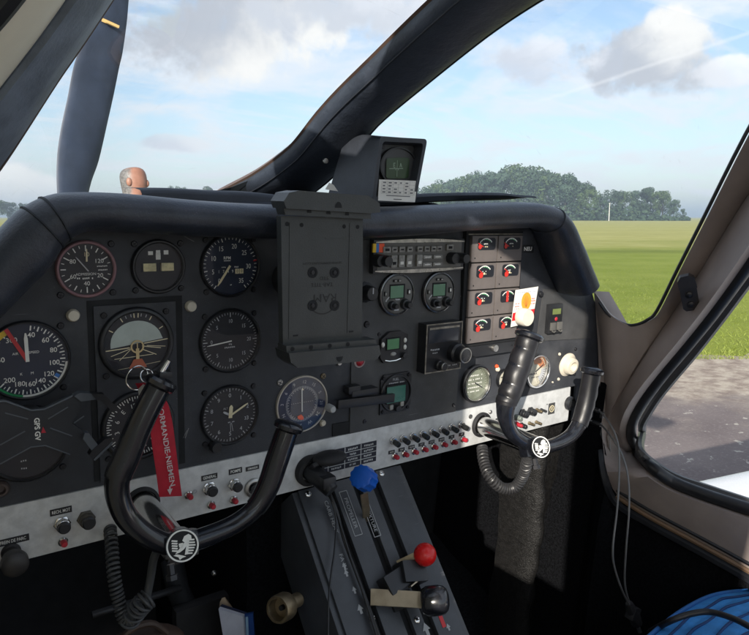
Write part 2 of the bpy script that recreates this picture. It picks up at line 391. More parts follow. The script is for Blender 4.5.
def smoothpath(P, k=6, closed=False):
    """Catmull-Rom through points"""
    P = [Vector(p) for p in P]; out = []
    for i in range(len(P) - 1):
        p0 = P[max(0, i - 1)]; p1 = P[i]; p2 = P[i + 1]; p3 = P[min(len(P) - 1, i + 2)]
        for j in range(k):
            t = j / k; out.append(0.5 * ((2 * p1) + (p2 - p0) * t + (2 * p0 - 5 * p1 + 4 * p2 - p3) * t * t + (3 * p1 - p0 - 3 * p2 + p3) * t ** 3))
    out.append(P[-1]); return out
def lerp_list(v, k):
    out = []
    for i in range(len(v) - 1):
        for j in range(k): out.append(v[i] + (v[i + 1] - v[i]) * j / k)
    return out + [v[-1]]
# ================================================================ OUTSIDE (world frame)
# camera forward / right on the ground
cf = wray(CX, 217); cf = Vector((cf.x, cf.y, 0)).normalized(); cr_ = Vector((cf.y, -cf.x, 0))
def gw(fwd, right, z=0.0): return cf * fwd + cr_ * right + Vector((0, 0, z))

gm = bpy.data.materials.new('meadow_grass'); gm.use_nodes = True; t = NT(gm.node_tree)
o = t.new('ShaderNodeTexCoord').outputs['Object']
fw = t.vmath('DOT_PRODUCT', o, tuple(cf)); rt = t.vmath('DOT_PRODUCT', o, tuple(cr_))
n_big = t.noise(o, 0.035, 5, 0.6); n_mid = t.noise(o, 0.45, 6, 0.65); n_fine = t.noise(o, 9, 5, 0.7)
wob = t.math('MULTIPLY_ADD', t.math('SUBTRACT', n_big, 0.5), 40.0, fw)
g1 = t.mix(t.smooth(n_mid, 0.3, 0.7), (0.195, 0.245, 0.030), (0.26, 0.30, 0.055))
g1 = t.mix(t.math('MULTIPLY', t.smooth(n_fine, 0.45, 0.75), 0.55), g1, (0.20, 0.215, 0.070))
g2 = t.mix(t.smooth(n_mid, 0.3, 0.7), (0.35, 0.335, 0.10), (0.43, 0.40, 0.15))          # uncut dry meadow farther out
stripe = t.smooth(t.math('SINE', t.math('MULTIPLY', fw, 0.35)), -0.4, 0.9)
g2 = t.mix(t.math('MULTIPLY', stripe, 0.10), g2, (0.16, 0.19, 0.05))
gc = t.mix(t.smooth(wob, 26, 46), g1, g2)
edge = t.math('MULTIPLY', t.smooth(t.math('ABSOLUTE', t.math('SUBTRACT', t.math('MULTIPLY_ADD', n_mid, 3.0, fw), 31)), 2.5, 0.3), 0.35)
gc = t.mix(edge, gc, (0.075, 0.10, 0.022))
b = t.n['Principled BSDF']; t.put(b, 'Base Color', gc); b.inputs['Roughness'].default_value = 0.9; b.inputs['Specular IOR Level'].default_value = 0.1
bn = t.new('ShaderNodeBump', i_Strength=0.7, i_Distance=0.05); t.put(bn, 'Height', t.noise(o, 14, 5, 0.7)); t.put(b, 'Normal', bn)
mb = MB(); NR = 40; rows = []
for r in [0, 5, 12, 25, 50, 100, 200, 400, 900, 2500, 7000]:
    rows.append([(r * math.cos(2 * PI * k / NR), r * math.sin(2 * PI * k / NR), 0) for k in range(NR)])
rows[0] = [(0.01 * math.cos(2 * PI * k / NR), 0.01 * math.sin(2 * PI * k / NR), 0) for k in range(NR)]
mb.loft(rows, closed=True)
tag(mb.build('meadow', gm), kind='structure')

am = bpy.data.materials.new('old_asphalt'); am.use_nodes = True; t = NT(am.node_tree)
o = t.new('ShaderNodeTexCoord').outputs['Object']; fw = t.vmath('DOT_PRODUCT', o, tuple(cf))
base = t.mix(t.smooth(t.noise(o, 1.2, 6, 0.6), 0.3, 0.7), (0.135, 0.108, 0.108), (0.20, 0.165, 0.158))
base = t.mix(t.math('MULTIPLY', t.smooth(t.noise(o, 45, 4, 0.6), 0.5, 0.75), 0.6), base, (0.29, 0.26, 0.245))
lich = t.math('MULTIPLY', t.smooth(t.noise(o, 8.5, 4, 0.6), 0.635, 0.66), 0.7)
base = t.mix(lich, base, (0.50, 0.47, 0.41))
bare = t.smooth(t.math('MULTIPLY_ADD', t.math('SUBTRACT', t.noise(o, 1.1, 6, 0.65), 0.5), 3.0, fw), 4.7, 5.9)
dirt = t.mix(t.smooth(t.noise(o, 5, 6, 0.7), 0.35, 0.65), (0.25, 0.19, 0.15), (0.52, 0.45, 0.36))
base = t.mix(t.math('MULTIPLY', bare, 0.85), base, dirt)
b = t.n['Principled BSDF']; t.put(b, 'Base Color', base); b.inputs['Roughness'].default_value = 0.85
bn = t.new('ShaderNodeBump', i_Strength=0.8, i_Distance=0.01); t.put(bn, 'Height', t.noise(o, 60, 5, 0.7)); t.put(b, 'Normal', bn)
D0 = EYE / ((356 - 217) / F_PX)
mb = MB(); far = []; random.seed(3)
for k in range(121):
    x = -30 + 60 * k / 120
    far.append(gw(D0 + 0.22 * math.sin(x * 1.7) + 0.16 * math.sin(x * 4.3 + 1) + random.uniform(-0.14, 0.14), x, 0.004))
near = [gw(-25, -30 + 60 * k / 120, 0.004) for k in range(121)]
mb.loft([near, far])
tag(mb.build('apron', am), kind='structure')

# rough grass tufts along the broken asphalt edge and the near meadow: uncountable
gtm = bpy.data.materials.new('grass_blades'); gtm.use_nodes = True; t = NT(gtm.node_tree)
o = t.new('ShaderNodeTexCoord').outputs['Object']
t.put(t.n['Principled BSDF'], 'Base Color', t.mix(t.smooth(t.noise(o, 1.3, 4), 0.3, 0.7), (0.18, 0.235, 0.028), (0.27, 0.305, 0.065)))
t.n['Principled BSDF'].inputs['Roughness'].default_value = 0.7
mb = MB(); random.seed(11)
for k in range(36000):
    fwd = D0 - 0.25 + (random.random() ** 2.0) * 15; tp_ = max(0.35, 1 - (fwd - D0) / 18); rgt = random.uniform(2.0, 11.5)
    p = gw(fwd, rgt * (0.75 + 0.25 * fwd / D0)); h = random.uniform(0.015, 0.045) * tp_; a = random.uniform(0, 2 * PI); wd = random.uniform(0.0025, 0.006)
    q = Vector((math.cos(a), math.sin(a), 0)); l = Vector((random.uniform(-.05, .05), random.uniform(-.05, .05), h))
    mb.poly([p - q * wd, p + q * wd, p + l])
tag(mb.build('grass_blades', gtm, smooth=None), 'short green grass along the ragged edge of the asphalt', 'grass', kind='stuff')

# ---- trees
def leafmat(name, a, b_):
    m = bpy.data.materials.new(name); m.use_nodes = True; t = NT(m.node_tree); o = t.new('ShaderNodeTexCoord').outputs['Object']
    t.put(t.n['Principled BSDF'], 'Base Color', t.mix(t.smooth(t.noise(o, 0.5, 5, 0.7), 0.3, 0.7), a, b_))
    t.n['Principled BSDF'].inputs['Roughness'].default_value = 0.75; return m
LEAF = [leafmat('leaves_dark', (0.012, 0.032, 0.016), (0.034, 0.066, 0.026)), leafmat('leaves_mid', (0.032, 0.064, 0.020), (0.072, 0.110, 0.032)), leafmat('leaves_blue', (0.018, 0.046, 0.028), (0.046, 0.078, 0.040))]
BARK = mat('bark', (0.035, 0.03, 0.025), 0.9, var=0.3, vs=3)
def crown_mesh(seed, n=4200):
    """unit crown: height 1 from ground, radius about 0.42; leaf clumps on several lobes"""
    random.seed(seed); mb = MB(); lobes = []
    for k in range(24):
        a = random.uniform(0, 2 * PI); r = 0.36 * math.sqrt(random.random()); z = random.uniform(0.24, 0.84)
        lobes.append((Vector((r * math.cos(a), r * math.sin(a), z)), random.uniform(0.07, 0.16) * (1.15 - 0.5 * abs(z - 0.5))))
    lobes.append((Vector((0.03, 0, 0.84)), 0.12))
    for k in range(n):
        c, r = random.choice(lobes); d = Vector((random.gauss(0, 1), random.gauss(0, 1), random.gauss(0, 1))).normalized()
        p = c + Vector((d.x, d.y, d.z * 0.85)) * r * random.uniform(0.72, 1.06)
        if p.z < 0.05: continue
        u = (d + Vector(vr(3, -.9, .9))).normalized().orthogonal().normalized(); v_ = d.cross(u).normalized(); s_ = random.uniform(0.012, 0.027)
        mb.poly([p + u * s_ * random.uniform(.6, 1.2), p + v_ * s_ * random.uniform(.6, 1.2), p - u * s_ * random.uniform(.6, 1.2), p - v_ * s_ * random.uniform(.6, 1.2)])
    return mb
crowns = []
def trunk_mesh():
    mb = MB(); mb.tube([(0, 0, 0), (0.005, 0, 0.2), (0, 0.006, 0.42), (0.01, 0, 0.7)], [0.026, 0.02, 0.015, 0.004], 8)
    for a in (0.3, 2.2, 4.4): mb.tube([(0, 0, 0.3), (0.12 * math.cos(a), 0.12 * math.sin(a), 0.46), (0.2 * math.cos(a), 0.2 * math.sin(a), 0.6)], [0.012, 0.008, 0.003], 6)
    return mb
protos = []
for i in range(3):
    mbc = crown_mesh(20 + i); mbt = trunk_mesh()
    protos.append((mbc.build('crown', LEAF[i], smooth=None), mbt.build('trunk', BARK)))
used = [False] * 3
# (x px, top px, distance, width factor, label)
wood = [
 (424, 186, 300, 0.9, 'lowest tree at the left end of the distant wood, just right of the compass'),
 (437, 183, 310, 1.0, 'second tree from the left end of the distant wood, low and round'),
 (449, 178, 318, 1.0, 'third tree from the left end of the distant wood, on its rising edge'),
 (461, 175, 322, 1.0, 'fourth tree from the left end of the distant wood, broad and hazy'),
 (474, 173.5, 318, 1.1, 'fifth tree from the left end of the distant wood, broad flat crown'),
 (488, 170, 312, 1.0, 'tall hazy tree in the distant wood above the raised flap of the dash top'),
 (501, 168, 318, 1.0, 'tall tree left of the tallest crown of the distant wood'),
 (515, 164, 322, 1.1, 'tallest crown of the distant wood'),
 (529, 168, 316, 1.0, 'tall tree right of the tallest crown of the distant wood'),
 (541, 171, 310, 0.9, 'tree above the right end of the dash roll in the distant wood'),
 (552, 174, 306, 1.0, 'bright rounded tree where the distant wood starts to fall to the right'),
 (565, 174, 300, 1.0, 'tree on the falling right slope of the distant wood, upper one'),
 (577, 181, 296, 1.0, 'tree on the falling right slope of the distant wood, middle one'),
 (588, 189, 292, 0.9, 'tree on the falling right slope of the distant wood, lowest one in the dip'),
 (600, 194, 300, 0.9, 'small tree just left of the pale mast'),
 (612, 190, 305, 0.8, 'small tree right behind the pale mast'),
 (624, 192, 310, 0.9, 'first tree right of the pale mast'),
 (637, 191, 312, 1.0, 'rounded tree midway between the pale mast and the right end of the wood'),
 (650, 188, 308, 1.0, 'highest tree of the wood right of the pale mast'),
 (662, 192, 304, 0.9, 'third tree from the right end of the distant wood'),
 (673, 200, 300, 0.8, 'second tree from the right end of the distant wood'),
 (683, 209, 298, 0.6, 'lowest tree at the right end of the distant wood'),
]
left_wood = [
 (-8, 199, 420, 1.3, 'far blue tree at the left edge of the photo, outermost'),
 (8, 203, 430, 1.2, 'far blue tree between the left frame edge and the dash corner'),
 (22, 204, 440, 1.2, 'far blue tree nearest the left corner of the dash top'),
 (36, 207, 440, 1.2, 'low far tree touching the left corner of the dash top'),
 (178, 186, 380, 0.7, 'small far treetop just over the dash, right of the bald man'),
 (206, 186, 380, 0.8, 'far treetop showing over the dash beside the foot of the post'),
]
def place_tree(px, top, dist, wf, label, group, i, zoff=0.0):
    p = wdist(px, 217, dist); p.z = 0
    ht = EYE + dist * (217 - top) / F_PX * 0.96
    T = bpy.data.objects.new('broadleaf_tree', None); COL.objects.link(T); tag(T, label, 'tree', group)
    T.location = p; s = ht / 0.965; T.scale = (s * wf * 0.95, s * wf * 0.95, s); T.rotation_euler.z = random.uniform(0, 6.28)
    k = i % 3; cr, tr_ = protos[k]
    if not used[k]: cr.parent = T; tr_.parent = T; used[k] = True
    else: copyo(cr, T); copyo(tr_, T)
random.seed(5)
for i, a in enumerate(wood): place_tree(*a, 'trees of the distant wood', i)
for i, a in enumerate(left_wood): place_tree(*a, 'far trees over the dash on the left', i + 1)
# understorey in front of the wood so that no field shows between the trunks
mb = MB(); random.seed(9)
for k in range(9000):
    px = random.uniform(418, 690); tpx = 217 - min(30, max(5, (690 - px) * 0.4)) * random.random() ** 1.3
    p = wdist(px, 217, random.uniform(285, 330)); z = random.uniform(0.0, max(1.0, 300 * (217 - tpx) / F_PX * 0.6))
    c_ = Vector((p.x, p.y, z)); s_ = random.uniform(0.4, 0.9); u = Vector(vr(3, -1, 1)).normalized(); v_ = u.orthogonal().normalized()
    mb.poly([c_ + u * s_, c_ + v_ * s_, c_ - u * s_, c_ - v_ * s_])
tag(mb.build('undergrowth', LEAF[0], smooth=None), 'dark undergrowth along the foot of the distant wood', 'undergrowth', kind='stuff')

# pale mast at the wood's edge
p = wdist(609, 217, 270); p.z = 0
T = thing('pale_mast', 'thin pale mast standing on the field in front of the wood', 'mast', p, air=False)
mb = MB(); mb.tube([(0, 0, 0), (0, 0, 3.2), (0, 0, 6.4)], [0.16, 0.13, 0.1], 8); mb.build('pole', mat('pale_paint', (0.7, 0.68, 0.64), 0.5), T)
mb = MB(); mb.box((0, 0, 6.5), (0.35, 0.35, 0.3), bev=0.03); mb.build('cap', mat('pale_paint', (0.7, 0.68, 0.64), 0.5), T)

# ---- haze: one closed box round camera and ground, sky outside it
hm = bpy.data.materials.new('haze_air'); hm.use_nodes = True; t = NT(hm.node_tree); t.n.clear()
pv = t.new('ShaderNodeVolumePrincipled'); pv.inputs['Color'].default_value = (0.72, 0.86, 1.0, 1); pv.inputs['Density'].default_value = HAZE_D = 0.0009
pv.inputs['Anisotropy'].default_value = 0.2
ou = t.new('ShaderNodeOutputMaterial'); t.put(ou, 'Volume', pv)
mb = MB(); mb.box((0, 0, 14), (16000, 16000, 30))
tag(mb.build('haze', hm, smooth=None), 'thin summer haze between the aircraft and the wood', 'haze', kind='stuff')
# ================================================================ AIRCRAFT SHELL (airframe frame)
cab = thing('light_aircraft', 'light aircraft cabin with taupe door pillars, dark padded windscreen post and white wing', 'aircraft', (0.2, 0, -0.7))
CABI = Matrix.Translation((-0.2, 0, 0.7))
def part(mb, name, mats, parent=None, smooth=40):
    mb.bm.transform(CABI); return mb.build(name, mats, parent or cab, smooth)
# planes of pillar edges (both sides alike): windscreen edge Y=-.13-.45Z, door edge Y=-.19-.70Z
def edgept(px, py, y0, k): return atP(px, py, (0, y0, 0), (0, 1, k))
WE = lambda x, y: edgept(x, y, -0.13, 0.45)
ME = lambda x, y: edgept(x, y, -0.17, 0.55)
DE = lambda x, y: edgept(x, y, -0.20, 0.70)

# --- right pillar: rows of [windscreen edge, ridge, door edge]
wse = [(800, 45), (749, 135), (705, 222), (680, 271), (660, 311), (651, 320), (640, 325), (628, 325), (612, 316), (602, 303), (594, 291)]
rdg = [(825, 60), (776, 150), (735, 215), (706, 262), (683, 298), (664, 326), (648, 350), (634, 372), (620, 396), (609, 420), (603, 440)]
doe = [(800, 168), (749, 245), (722, 284), (700, 314), (676, 344), (656, 368), (640, 388), (628, 406), (621, 422), (620, 436), (626, 452)]
XR = lambda z: 0.70 - 0.2 * max(z, 0)
WEp = [WE(*p) for p in wse]; DEp = [DE(*p) for p in doe]
# lower part of the windscreen edge runs on to the panel's right end at Y = 0
for i, (px, py) in enumerate(wse):
    if i >= 5:
        k = (i - 4) / 6; q = at(px, py, -0.13 + 0.13 * k - 0.45 * 0.0); WEp[i] = q
RGp = []
for i, (px, py) in enumerate(rdg):
    y = (WEp[i].y + DEp[i].y) / 2 + 0.004; q = at(px, py, y); RGp.append(q)
mb = MB()
rows = []
for a, b_, c_ in zip(WEp, RGp, DEp):
    o1 = Vector((0.012, 0.004, 0)); m1 = a.lerp(b_, 0.5) + Vector((-0.004, 0, 0)); m2 = b_.lerp(c_, 0.5) + Vector((-0.004, 0, 0))
    rows.append([a + Vector((0.010, 0.006, 0)), a + Vector((0.004, 0.003, 0)), a, m1, b_ + Vector((-0.006, 0, 0)), b_, m2, c_, c_ + Vector((0.02, 0, -0.004)), c_ + Vector((0.05, 0.005, 0))])
def dens(rows, k=4):
    cols = list(zip(*rows)); cols = [smoothpath(c_, k) for c_ in cols]; return [list(r) for r in zip(*cols)]
mb.loft(dens(rows)); part(mb, 'door_pillar', BEIGE, smooth=60)
# lower corner of pillar, from the door edge down to the sill and to the panel end
low_in = [(594, 291), (597, 330), (599, 372), (601, 415), (603, 445), (607, 472), (618, 496), (650, 516), (700, 543), (749, 570), (800, 600)]
low_out = [(603, 440), (612, 424), (621, 428), (620, 436), (626, 452), (640, 470), (665, 488), (700, 502), (749, 519), (800, 536), (860, 556)]
Li = [at(594, 291, 0.0), at(597, 330, -0.002), at(599, 372, -0.004), at(601, 415, -0.01), at(603, 445, -0.02), atX(607, 472, 0.70), atX(618, 496, 0.715), atX(650, 516, 0.715), atX(700, 543, 0.715), atX(749, 570, 0.715), atX(800, 600, 0.715)]
Lo = [WEp[-1], RGp[-2].copy(), RGp[-1].copy(), DEp[-2], DEp[-1], atX(640, 470, 0.70), atX(665, 488, 0.70), atX(700, 502, 0.70), atX(749, 519, 0.70), atX(800, 536, 0.70), atX(860, 556, 0.70)]
Lo[1] = RGp[7]; Lo[2] = RGp[9]; 
mb = MB(); rows = []
for a, b_ in zip(Li, Lo):
    rows.append([a, a.lerp(b_, 0.35) + Vector((-0.003, 0, 0)), a.lerp(b_, 0.7) + Vector((-0.003, 0, 0)), b_, b_ + Vector((0.045, 0.0, -0.004))])
mb.loft(dens(rows, 3)); part(mb, 'door_sill', BEIGE, smooth=60)
# brown seam line and rubber lip under the sill
sl_ = [Vector((q.x - 0.004, q.y, q.z)) for q in Li[6:]]
mb = MB(); mb.tube(smoothpath([q + Vector((0, 0, 0.012)) for q in sl_], 4), 0.0035, 6); part(mb, 'sill_seam', SEAL)
mb = MB(); mb.tube(smoothpath(sl_, 4), 0.004, 6); part(mb, 'sill_edge_trim', mat('tan_edge_trim', (0.17, 0.105, 0.06), 0.55))
mb = MB(); mb.tube(smoothpath([q + Vector((-0.004, 0, -0.012)) for q in [Li[4], Li[5]] + Li[6:]], 4), 0.007, 6); part(mb, 'sill_rubber_lip', SEAL)
# door seal: thick rubber running round the door opening
sp = [DE(850, 95), DE(800, 174), DE(751, 250), DE(724, 289), DE(702, 319), DE(678, 349), DE(658, 373), DE(643, 393), DE(632, 410), DE(626, 424), DE(626, 437), DE(632, 451), atX(644, 466, 0.705), atX(668, 483, 0.705), atX(703, 497, 0.705), atX(752, 513, 0.705), atX(803, 530, 0.705), atX(860, 549, 0.705)]
mb = MB(); P_ = smoothpath([q + Vector((0.012, -0.004, 0)) for q in sp], 5); mb.tube(P_, 0.0105, 10); part(mb, 'door_seal', SEAL)
sp2 = [(852, 106), (803, 186), (757, 258), (730, 296), (708, 326), (685, 356), (665, 380), (650, 399), (640, 415), (634, 427), (634, 437)]
mb = MB(); P_ = smoothpath([DE(*q) + Vector((0.035, 0.004, 0)) for q in sp2] + [atX(640, 450, 0.735), atX(652, 463, 0.735), atX(676, 478, 0.735), atX(710, 490, 0.735), atX(752, 504, 0.735), atX(860, 540, 0.735)], 5)
mb.tube(P_, 0.008, 8); part(mb, 'door_seal', mat('inner_seal_grey', (0.05, 0.05, 0.052), 0.4))
# thin black windscreen gasket
mb = MB(); mb.tube(smoothpath([q + Vector((0.001, 0.006, 0)) for q in WEp[:-1]], 4), 0.0028, 6); part(mb, 'windscreen_gasket', SEAL)
# door catch on the pillar
lt = MB(); q0 = at(686, 277, -0.185); q1 = at(691, 305, -0.185); c_ = (q0 + q1) / 2
rot = Matrix.Rotation(R(-35), 3, 'Z')
d_ = (q0 - q1).normalized(); n_ = Vector((-0.86, -0.5, 0)); n_ = (n_ - d_ * n_.dot(d_)).normalized(); s_ = d_.cross(n_)
lt.T = Matrix(((s_.x, d_.x, n_.x, c_.x), (s_.y, d_.y, n_.y, c_.y), (s_.z, d_.z, n_.z, c_.z), (0, 0, 0, 1)))
hl = (q0 - q1).length / 2
lt.prism([(-.012, -hl), (-.008, -hl - .005), (.008, -hl - .005), (.012, -hl), (.012, hl), (.006, hl + .008), (-.008, hl + .007), (-.012, hl)], 0.004, 0.009)
lt.prism([(-.013, hl - .012), (.013, hl - .012), (.011, hl + .006), (.004, hl + .011), (-.008, hl + .010), (-.013, hl + .002)], 0.009, 0.017)
catch = part(lt, 'door_catch', mat('dark_bronze', (0.05, 0.042, 0.038), 0.4, 0.4))
for zz_ in (-0.75, -0.05):
    m2 = MB(); m2.T = lt.T; m2.lathe([(0.0055, 0.009), (0.0055, 0.011), (0.003, 0.0125), (0.0003, 0.0125)], seg=14, c=(0, zz_ * hl, 0)); m2.bm.transform(CABI); m2.build('screw', DSCREW, catch)

# --- left pillar seen close from inside
gl = [(-150, 372), (-90, 290), (-40, 222), (0, 168), (22.7, 134), (56.7, 81), (83, 43), (111.5, 0), (150, -58), (190, -115)]
md = [(-185, 330), (-120, 250), (-58, 166), (0, 91), (18, 68), (38, 42), (54, 20), (70, -3), (100, -50), (135, -100)]
ot = [(-215, 270), (-150, 192), (-85, 120), (-40, 72), (-10, 38), (8, 18), (26, -4), (50, -36), (75, -75), (100, -110)]
rows = []
for g_, m_, o_ in zip(gl, md, ot):
    a = WE(*g_); b_ = ME(*m_); c_ = DE(*o_)
    rows.append([a + Vector((-0.03, 0.012, 0)), a + Vector((0, 0.003, 0)), a, a.lerp(b_, 0.12) + Vector((0.003, -.002, 0)), a.lerp(b_, 0.55) + Vector((0.007, -.003, 0)), b_ + Vector((0.004, -.002, 0)), b_])
mb = MB(); mb.loft(dens(rows, 5)); part(mb, 'padded_pillar_trim', mat('ribbed_pillar_pad', (0.15, 0.18, 0.23), 0.5, var=0.2, vs=40, bump=0.5, bs=320), smooth=60)
rows = []
for g_, m_, o_ in zip(gl, md, ot):
    b_ = ME(*m_); c_ = DE(*o_)
    rows.append([b_ + Vector((-0.001, 0.001, 0)), b_.lerp(c_, 0.12), b_.lerp(c_, 0.5) + Vector((0.004, 0, 0)), c_, c_ + Vector((-0.02, 0, 0))])
mb = MB(); mb.loft(dens(rows, 5)); part(mb, 'door_pillar', BEIGEL, smooth=60)
mb = MB(); mb.tube(smoothpath([DE(*o_) + Vector((-0.006, 0, 0.0)) for o_ in ot], 4), 0.006, 8); part(mb, 'door_seal', SEAL)
mb = MB(); mb.tube(smoothpath([WE(*g_) + Vector((0.0, 0.002, 0)) for g_ in gl], 4), 0.0016, 6); part(mb, 'windscreen_gasket', mat('brown_gasket', (0.10, 0.075, 0.065), 0.5))

# --- centre post of the windscreen, rising and coming back over the pilot's head
pc = [(255, 203), (290, 182), (322, 155), (355, 115), (402, 72), (462, 20), (512, -18), (590, -70)]
PC = [atX(x, y, 0.2) for x, y in pc]
PC = [PC[0] + Vector((0, 0.06, -0.03))] + PC
PC += [Vector((0.2, -0.62, 0.515)), Vector((0.2, -0.9, 0.54)), Vector((0.2, -1.5, 0.54))]
wdt = [0.085, 0.078, 0.062, 0.050, 0.046, 0.046, 0.047, 0.050, 0.054, 0.075, 0.11, 0.14]
PCs = smoothpath(PC, 6); Ws = lerp_list(wdt, 6)
rows = []; rowsT = []
for i, p in enumerate(PCs):
    tg = (PCs[min(i + 1, len(PCs) - 1)] - PCs[max(i - 1, 0)]).normalized(); nrm = Vector((1, 0, 0)).cross(tg).normalized()
    if nrm.z < 0: nrm = -nrm
    wdh = Ws[i]; th = 0.026; r = []
    for k in range(25):                                  # padded underside, bulging towards the cabin
        a = PI * k / 24; r.append(p + Vector((1, 0, 0)) * wdh * -math.copysign(abs(math.cos(a)) ** 0.75, math.cos(a)) - nrm * th * math.sin(a) ** 0.8 + nrm * 0.008)
    rows.append(r)
    rowsT.append([r[0], p + Vector((-wdh - 0.003, 0, 0)) + nrm * 0.010, p + Vector((-wdh + 0.006, 0, 0)) + nrm * 0.018, p + Vector((wdh - 0.006, 0, 0)) + nrm * 0.018, p + Vector((wdh + 0.003, 0, 0)) + nrm * 0.010, r[-1]])
mb = MB(); mb.loft(rows); post = part(mb, 'windscreen_post', POSTL, smooth=60)
mb = MB(); mb.loft(rowsT); mb.bm.transform(CABI); mb.build('post_outer_trim', BROWN, post)
mb = MB(); mb.tube([r[5] + Vector((-0.001, 0, 0)) for r in rows], 0.0012, 5); mb.bm.transform(CABI); mb.build('seam', mat('dark_stitch', (0.014, 0.017, 0.024), 0.7), post)
mb = MB(); mb.tube([r[18] + Vector((0.000, 0, -0.0005)) for r in rows], 0.0012, 5); mb.bm.transform(CABI); mb.build('seam', MATS['dark_stitch'], post)
# post foot fairing on the dash
mb = MB(); q = [at(x, y, 0.24) for x, y in ((215, 191), (232, 187), (255, 178), (275, 166), (292, 152))]
lo_ = [Vector((p.x, p.y + 0.02, 0.165)) for p in q]
mb.loft([lo_, q, [p + Vector((0.03, 0.10, -0.02)) for p in q], [Vector((p.x + 0.03, p.y + 0.12, 0.15)) for p in q]]); mb.bm.transform(CABI); mb.build('foot_fairing', mat('grey_black_fairing', (0.035, 0.042, 0.05), 0.5), post)

# --- windscreen panes (two, either side of the post)
def pane(edge, sgn):
    rows = []
    n = len(edge)
    for i, e in enumerate(edge):
        k = i / (n - 1); p = PCs[int(8 + k * 34)] + Vector((sgn * 0.05, 0, 0.012))
        r = []
        for j in range(13):
            u = j / 12; q = p.lerp(e, u); b_ = math.sin(PI * u)
            q += Vector((0, 0.10 * b_ * (1 - 0.3 * k), 0.035 * b_)); r.append(q)
        rows.append(r)
    return rows
re_ = [q + Vector((0.004, 0.008, 0)) for q in [WEp[7], WEp[5], WEp[4], WEp[3], WEp[2], WEp[1], WEp[0]]]
le_ = [WE(*g_) + Vector((0, 0.004, 0)) for g_ in (gl[0], gl[2], gl[3], gl[5], gl[6], gl[7], gl[9])]
mb = MB(); mb.loft(dens(pane(re_, 1), 4)); part(mb, 'windscreen_pane', SCREEN, smooth=80)
mb = MB(); mb.loft(dens(pane(le_, -1), 4)); part(mb, 'windscreen_pane', SCREEN, smooth=80)

# --- footwells: side walls, firewall, floor, tunnel
mb = MB()
mb.loft([[q + Vector((0.004, 0, 0)) for q in smoothpath([Li[3] + Vector((0, .03, 0)), Li[4], Li[5]] + Li[6:], 3)],
         [Vector((q.x - 0.012, q.y, q.z - 0.10)) for q in smoothpath([Li[3] + Vector((0, .03, 0)), Li[4], Li[5]] + Li[6:], 3)],
         [Vector((q.x - 0.03, q.y, -0.74)) for q in smoothpath([Li[3] + Vector((0, .03, 0)), Li[4], Li[5]] + Li[6:], 3)]])
part(mb, 'side_carpet', CARPET)
mb = MB(); mb.poly([(0.735, 0.4, -0.15), (0.735, -0.02, -0.15), (0.69, -0.02, -0.76), (0.69, 0.4, -0.76)]); part(mb, 'side_carpet', CARPET)
mb = MB(); mb.poly([(-0.335, 0.4, 0.05), (-0.335, -0.12, 0.05), (-0.32, -0.12, -0.76), (-0.32, 0.4, -0.76)])
part(mb, 'side_carpet', CARPET)
mb = MB(); rr = []
for x, y, z in ((0.745, -0.02, -0.74), (0.745, 0.4, -0.74)): pass
N_ = 24
for i in range(N_ + 1):
    y = -1.2 + 1.6 * i / N_; rr.append([(-0.34 + 1.09 * j / 30, y, -0.72 + 0.012 * math.sin(j * 1.3 + i) * math.sin(i * 0.9) + (0.10 * max(0, (y - 0.1)) / 0.3 if y > 0.1 else 0)) for j in range(31)])
mb.loft(rr); part(mb, 'floor_carpet', mat('floor_carpet_charcoal', (0.015, 0.0155, 0.0175), 0.95, var=0.5, vs=220, bump=0.9, bs=420, spec=0.08))
mb = MB(); mb.box((0.2, 0.42, -0.36), (1.2, 0.02, 0.86)); part(mb, 'firewall', DARK, smooth=None)
# grained leather cover hanging from the panel on the right
mb = MB(); rows = []
cv = [(497, 438), (512, 447), (530, 446), (548, 443), (566, 436), (584, 428), (598, 420)]
for zz_ in range(61):
    k = zz_ / 60; z = -0.205 - 0.50 * k; r = []
    for j in range(25):
        u = j / 24; x = 0.585 + 0.15 * u; y = 0.085 - 0.075 * math.sin(PI * min(1, u * 2.4)) ** 0.7 - 0.02 * u + 0.006 * math.sin(k * 9 + u * 3) + 0.015 * k
        r.append((x, y + 0.0025 * math.sin(k * 46 + 3 * math.sin(u * 5)) * (0.4 + 0.6 * math.sin(PI * u)), z))
    rows.append(r)
mb.loft(rows); part(mb, 'leather_kick_cover', COVERL, smooth=70)
# tunnel side under the pedestal, left face with the fuel cock
mb = MB(); mb.prism([(0.025, 0.40), (0.025, 0.02), (0.03, -0.20), (0.05, -0.42), (0.05, -1.2), (0.27, -1.2), (0.27, -0.42), (0.25, 0.02), (0.25, 0.40)], -0.73, -0.56)
mb.prism([(0.035, 0.40), (0.035, 0.03), (0.215, 0.03), (0.215, 0.40)], -0.565, -0.19)
part(mb, 'centre_tunnel', CARPET, smooth=None)
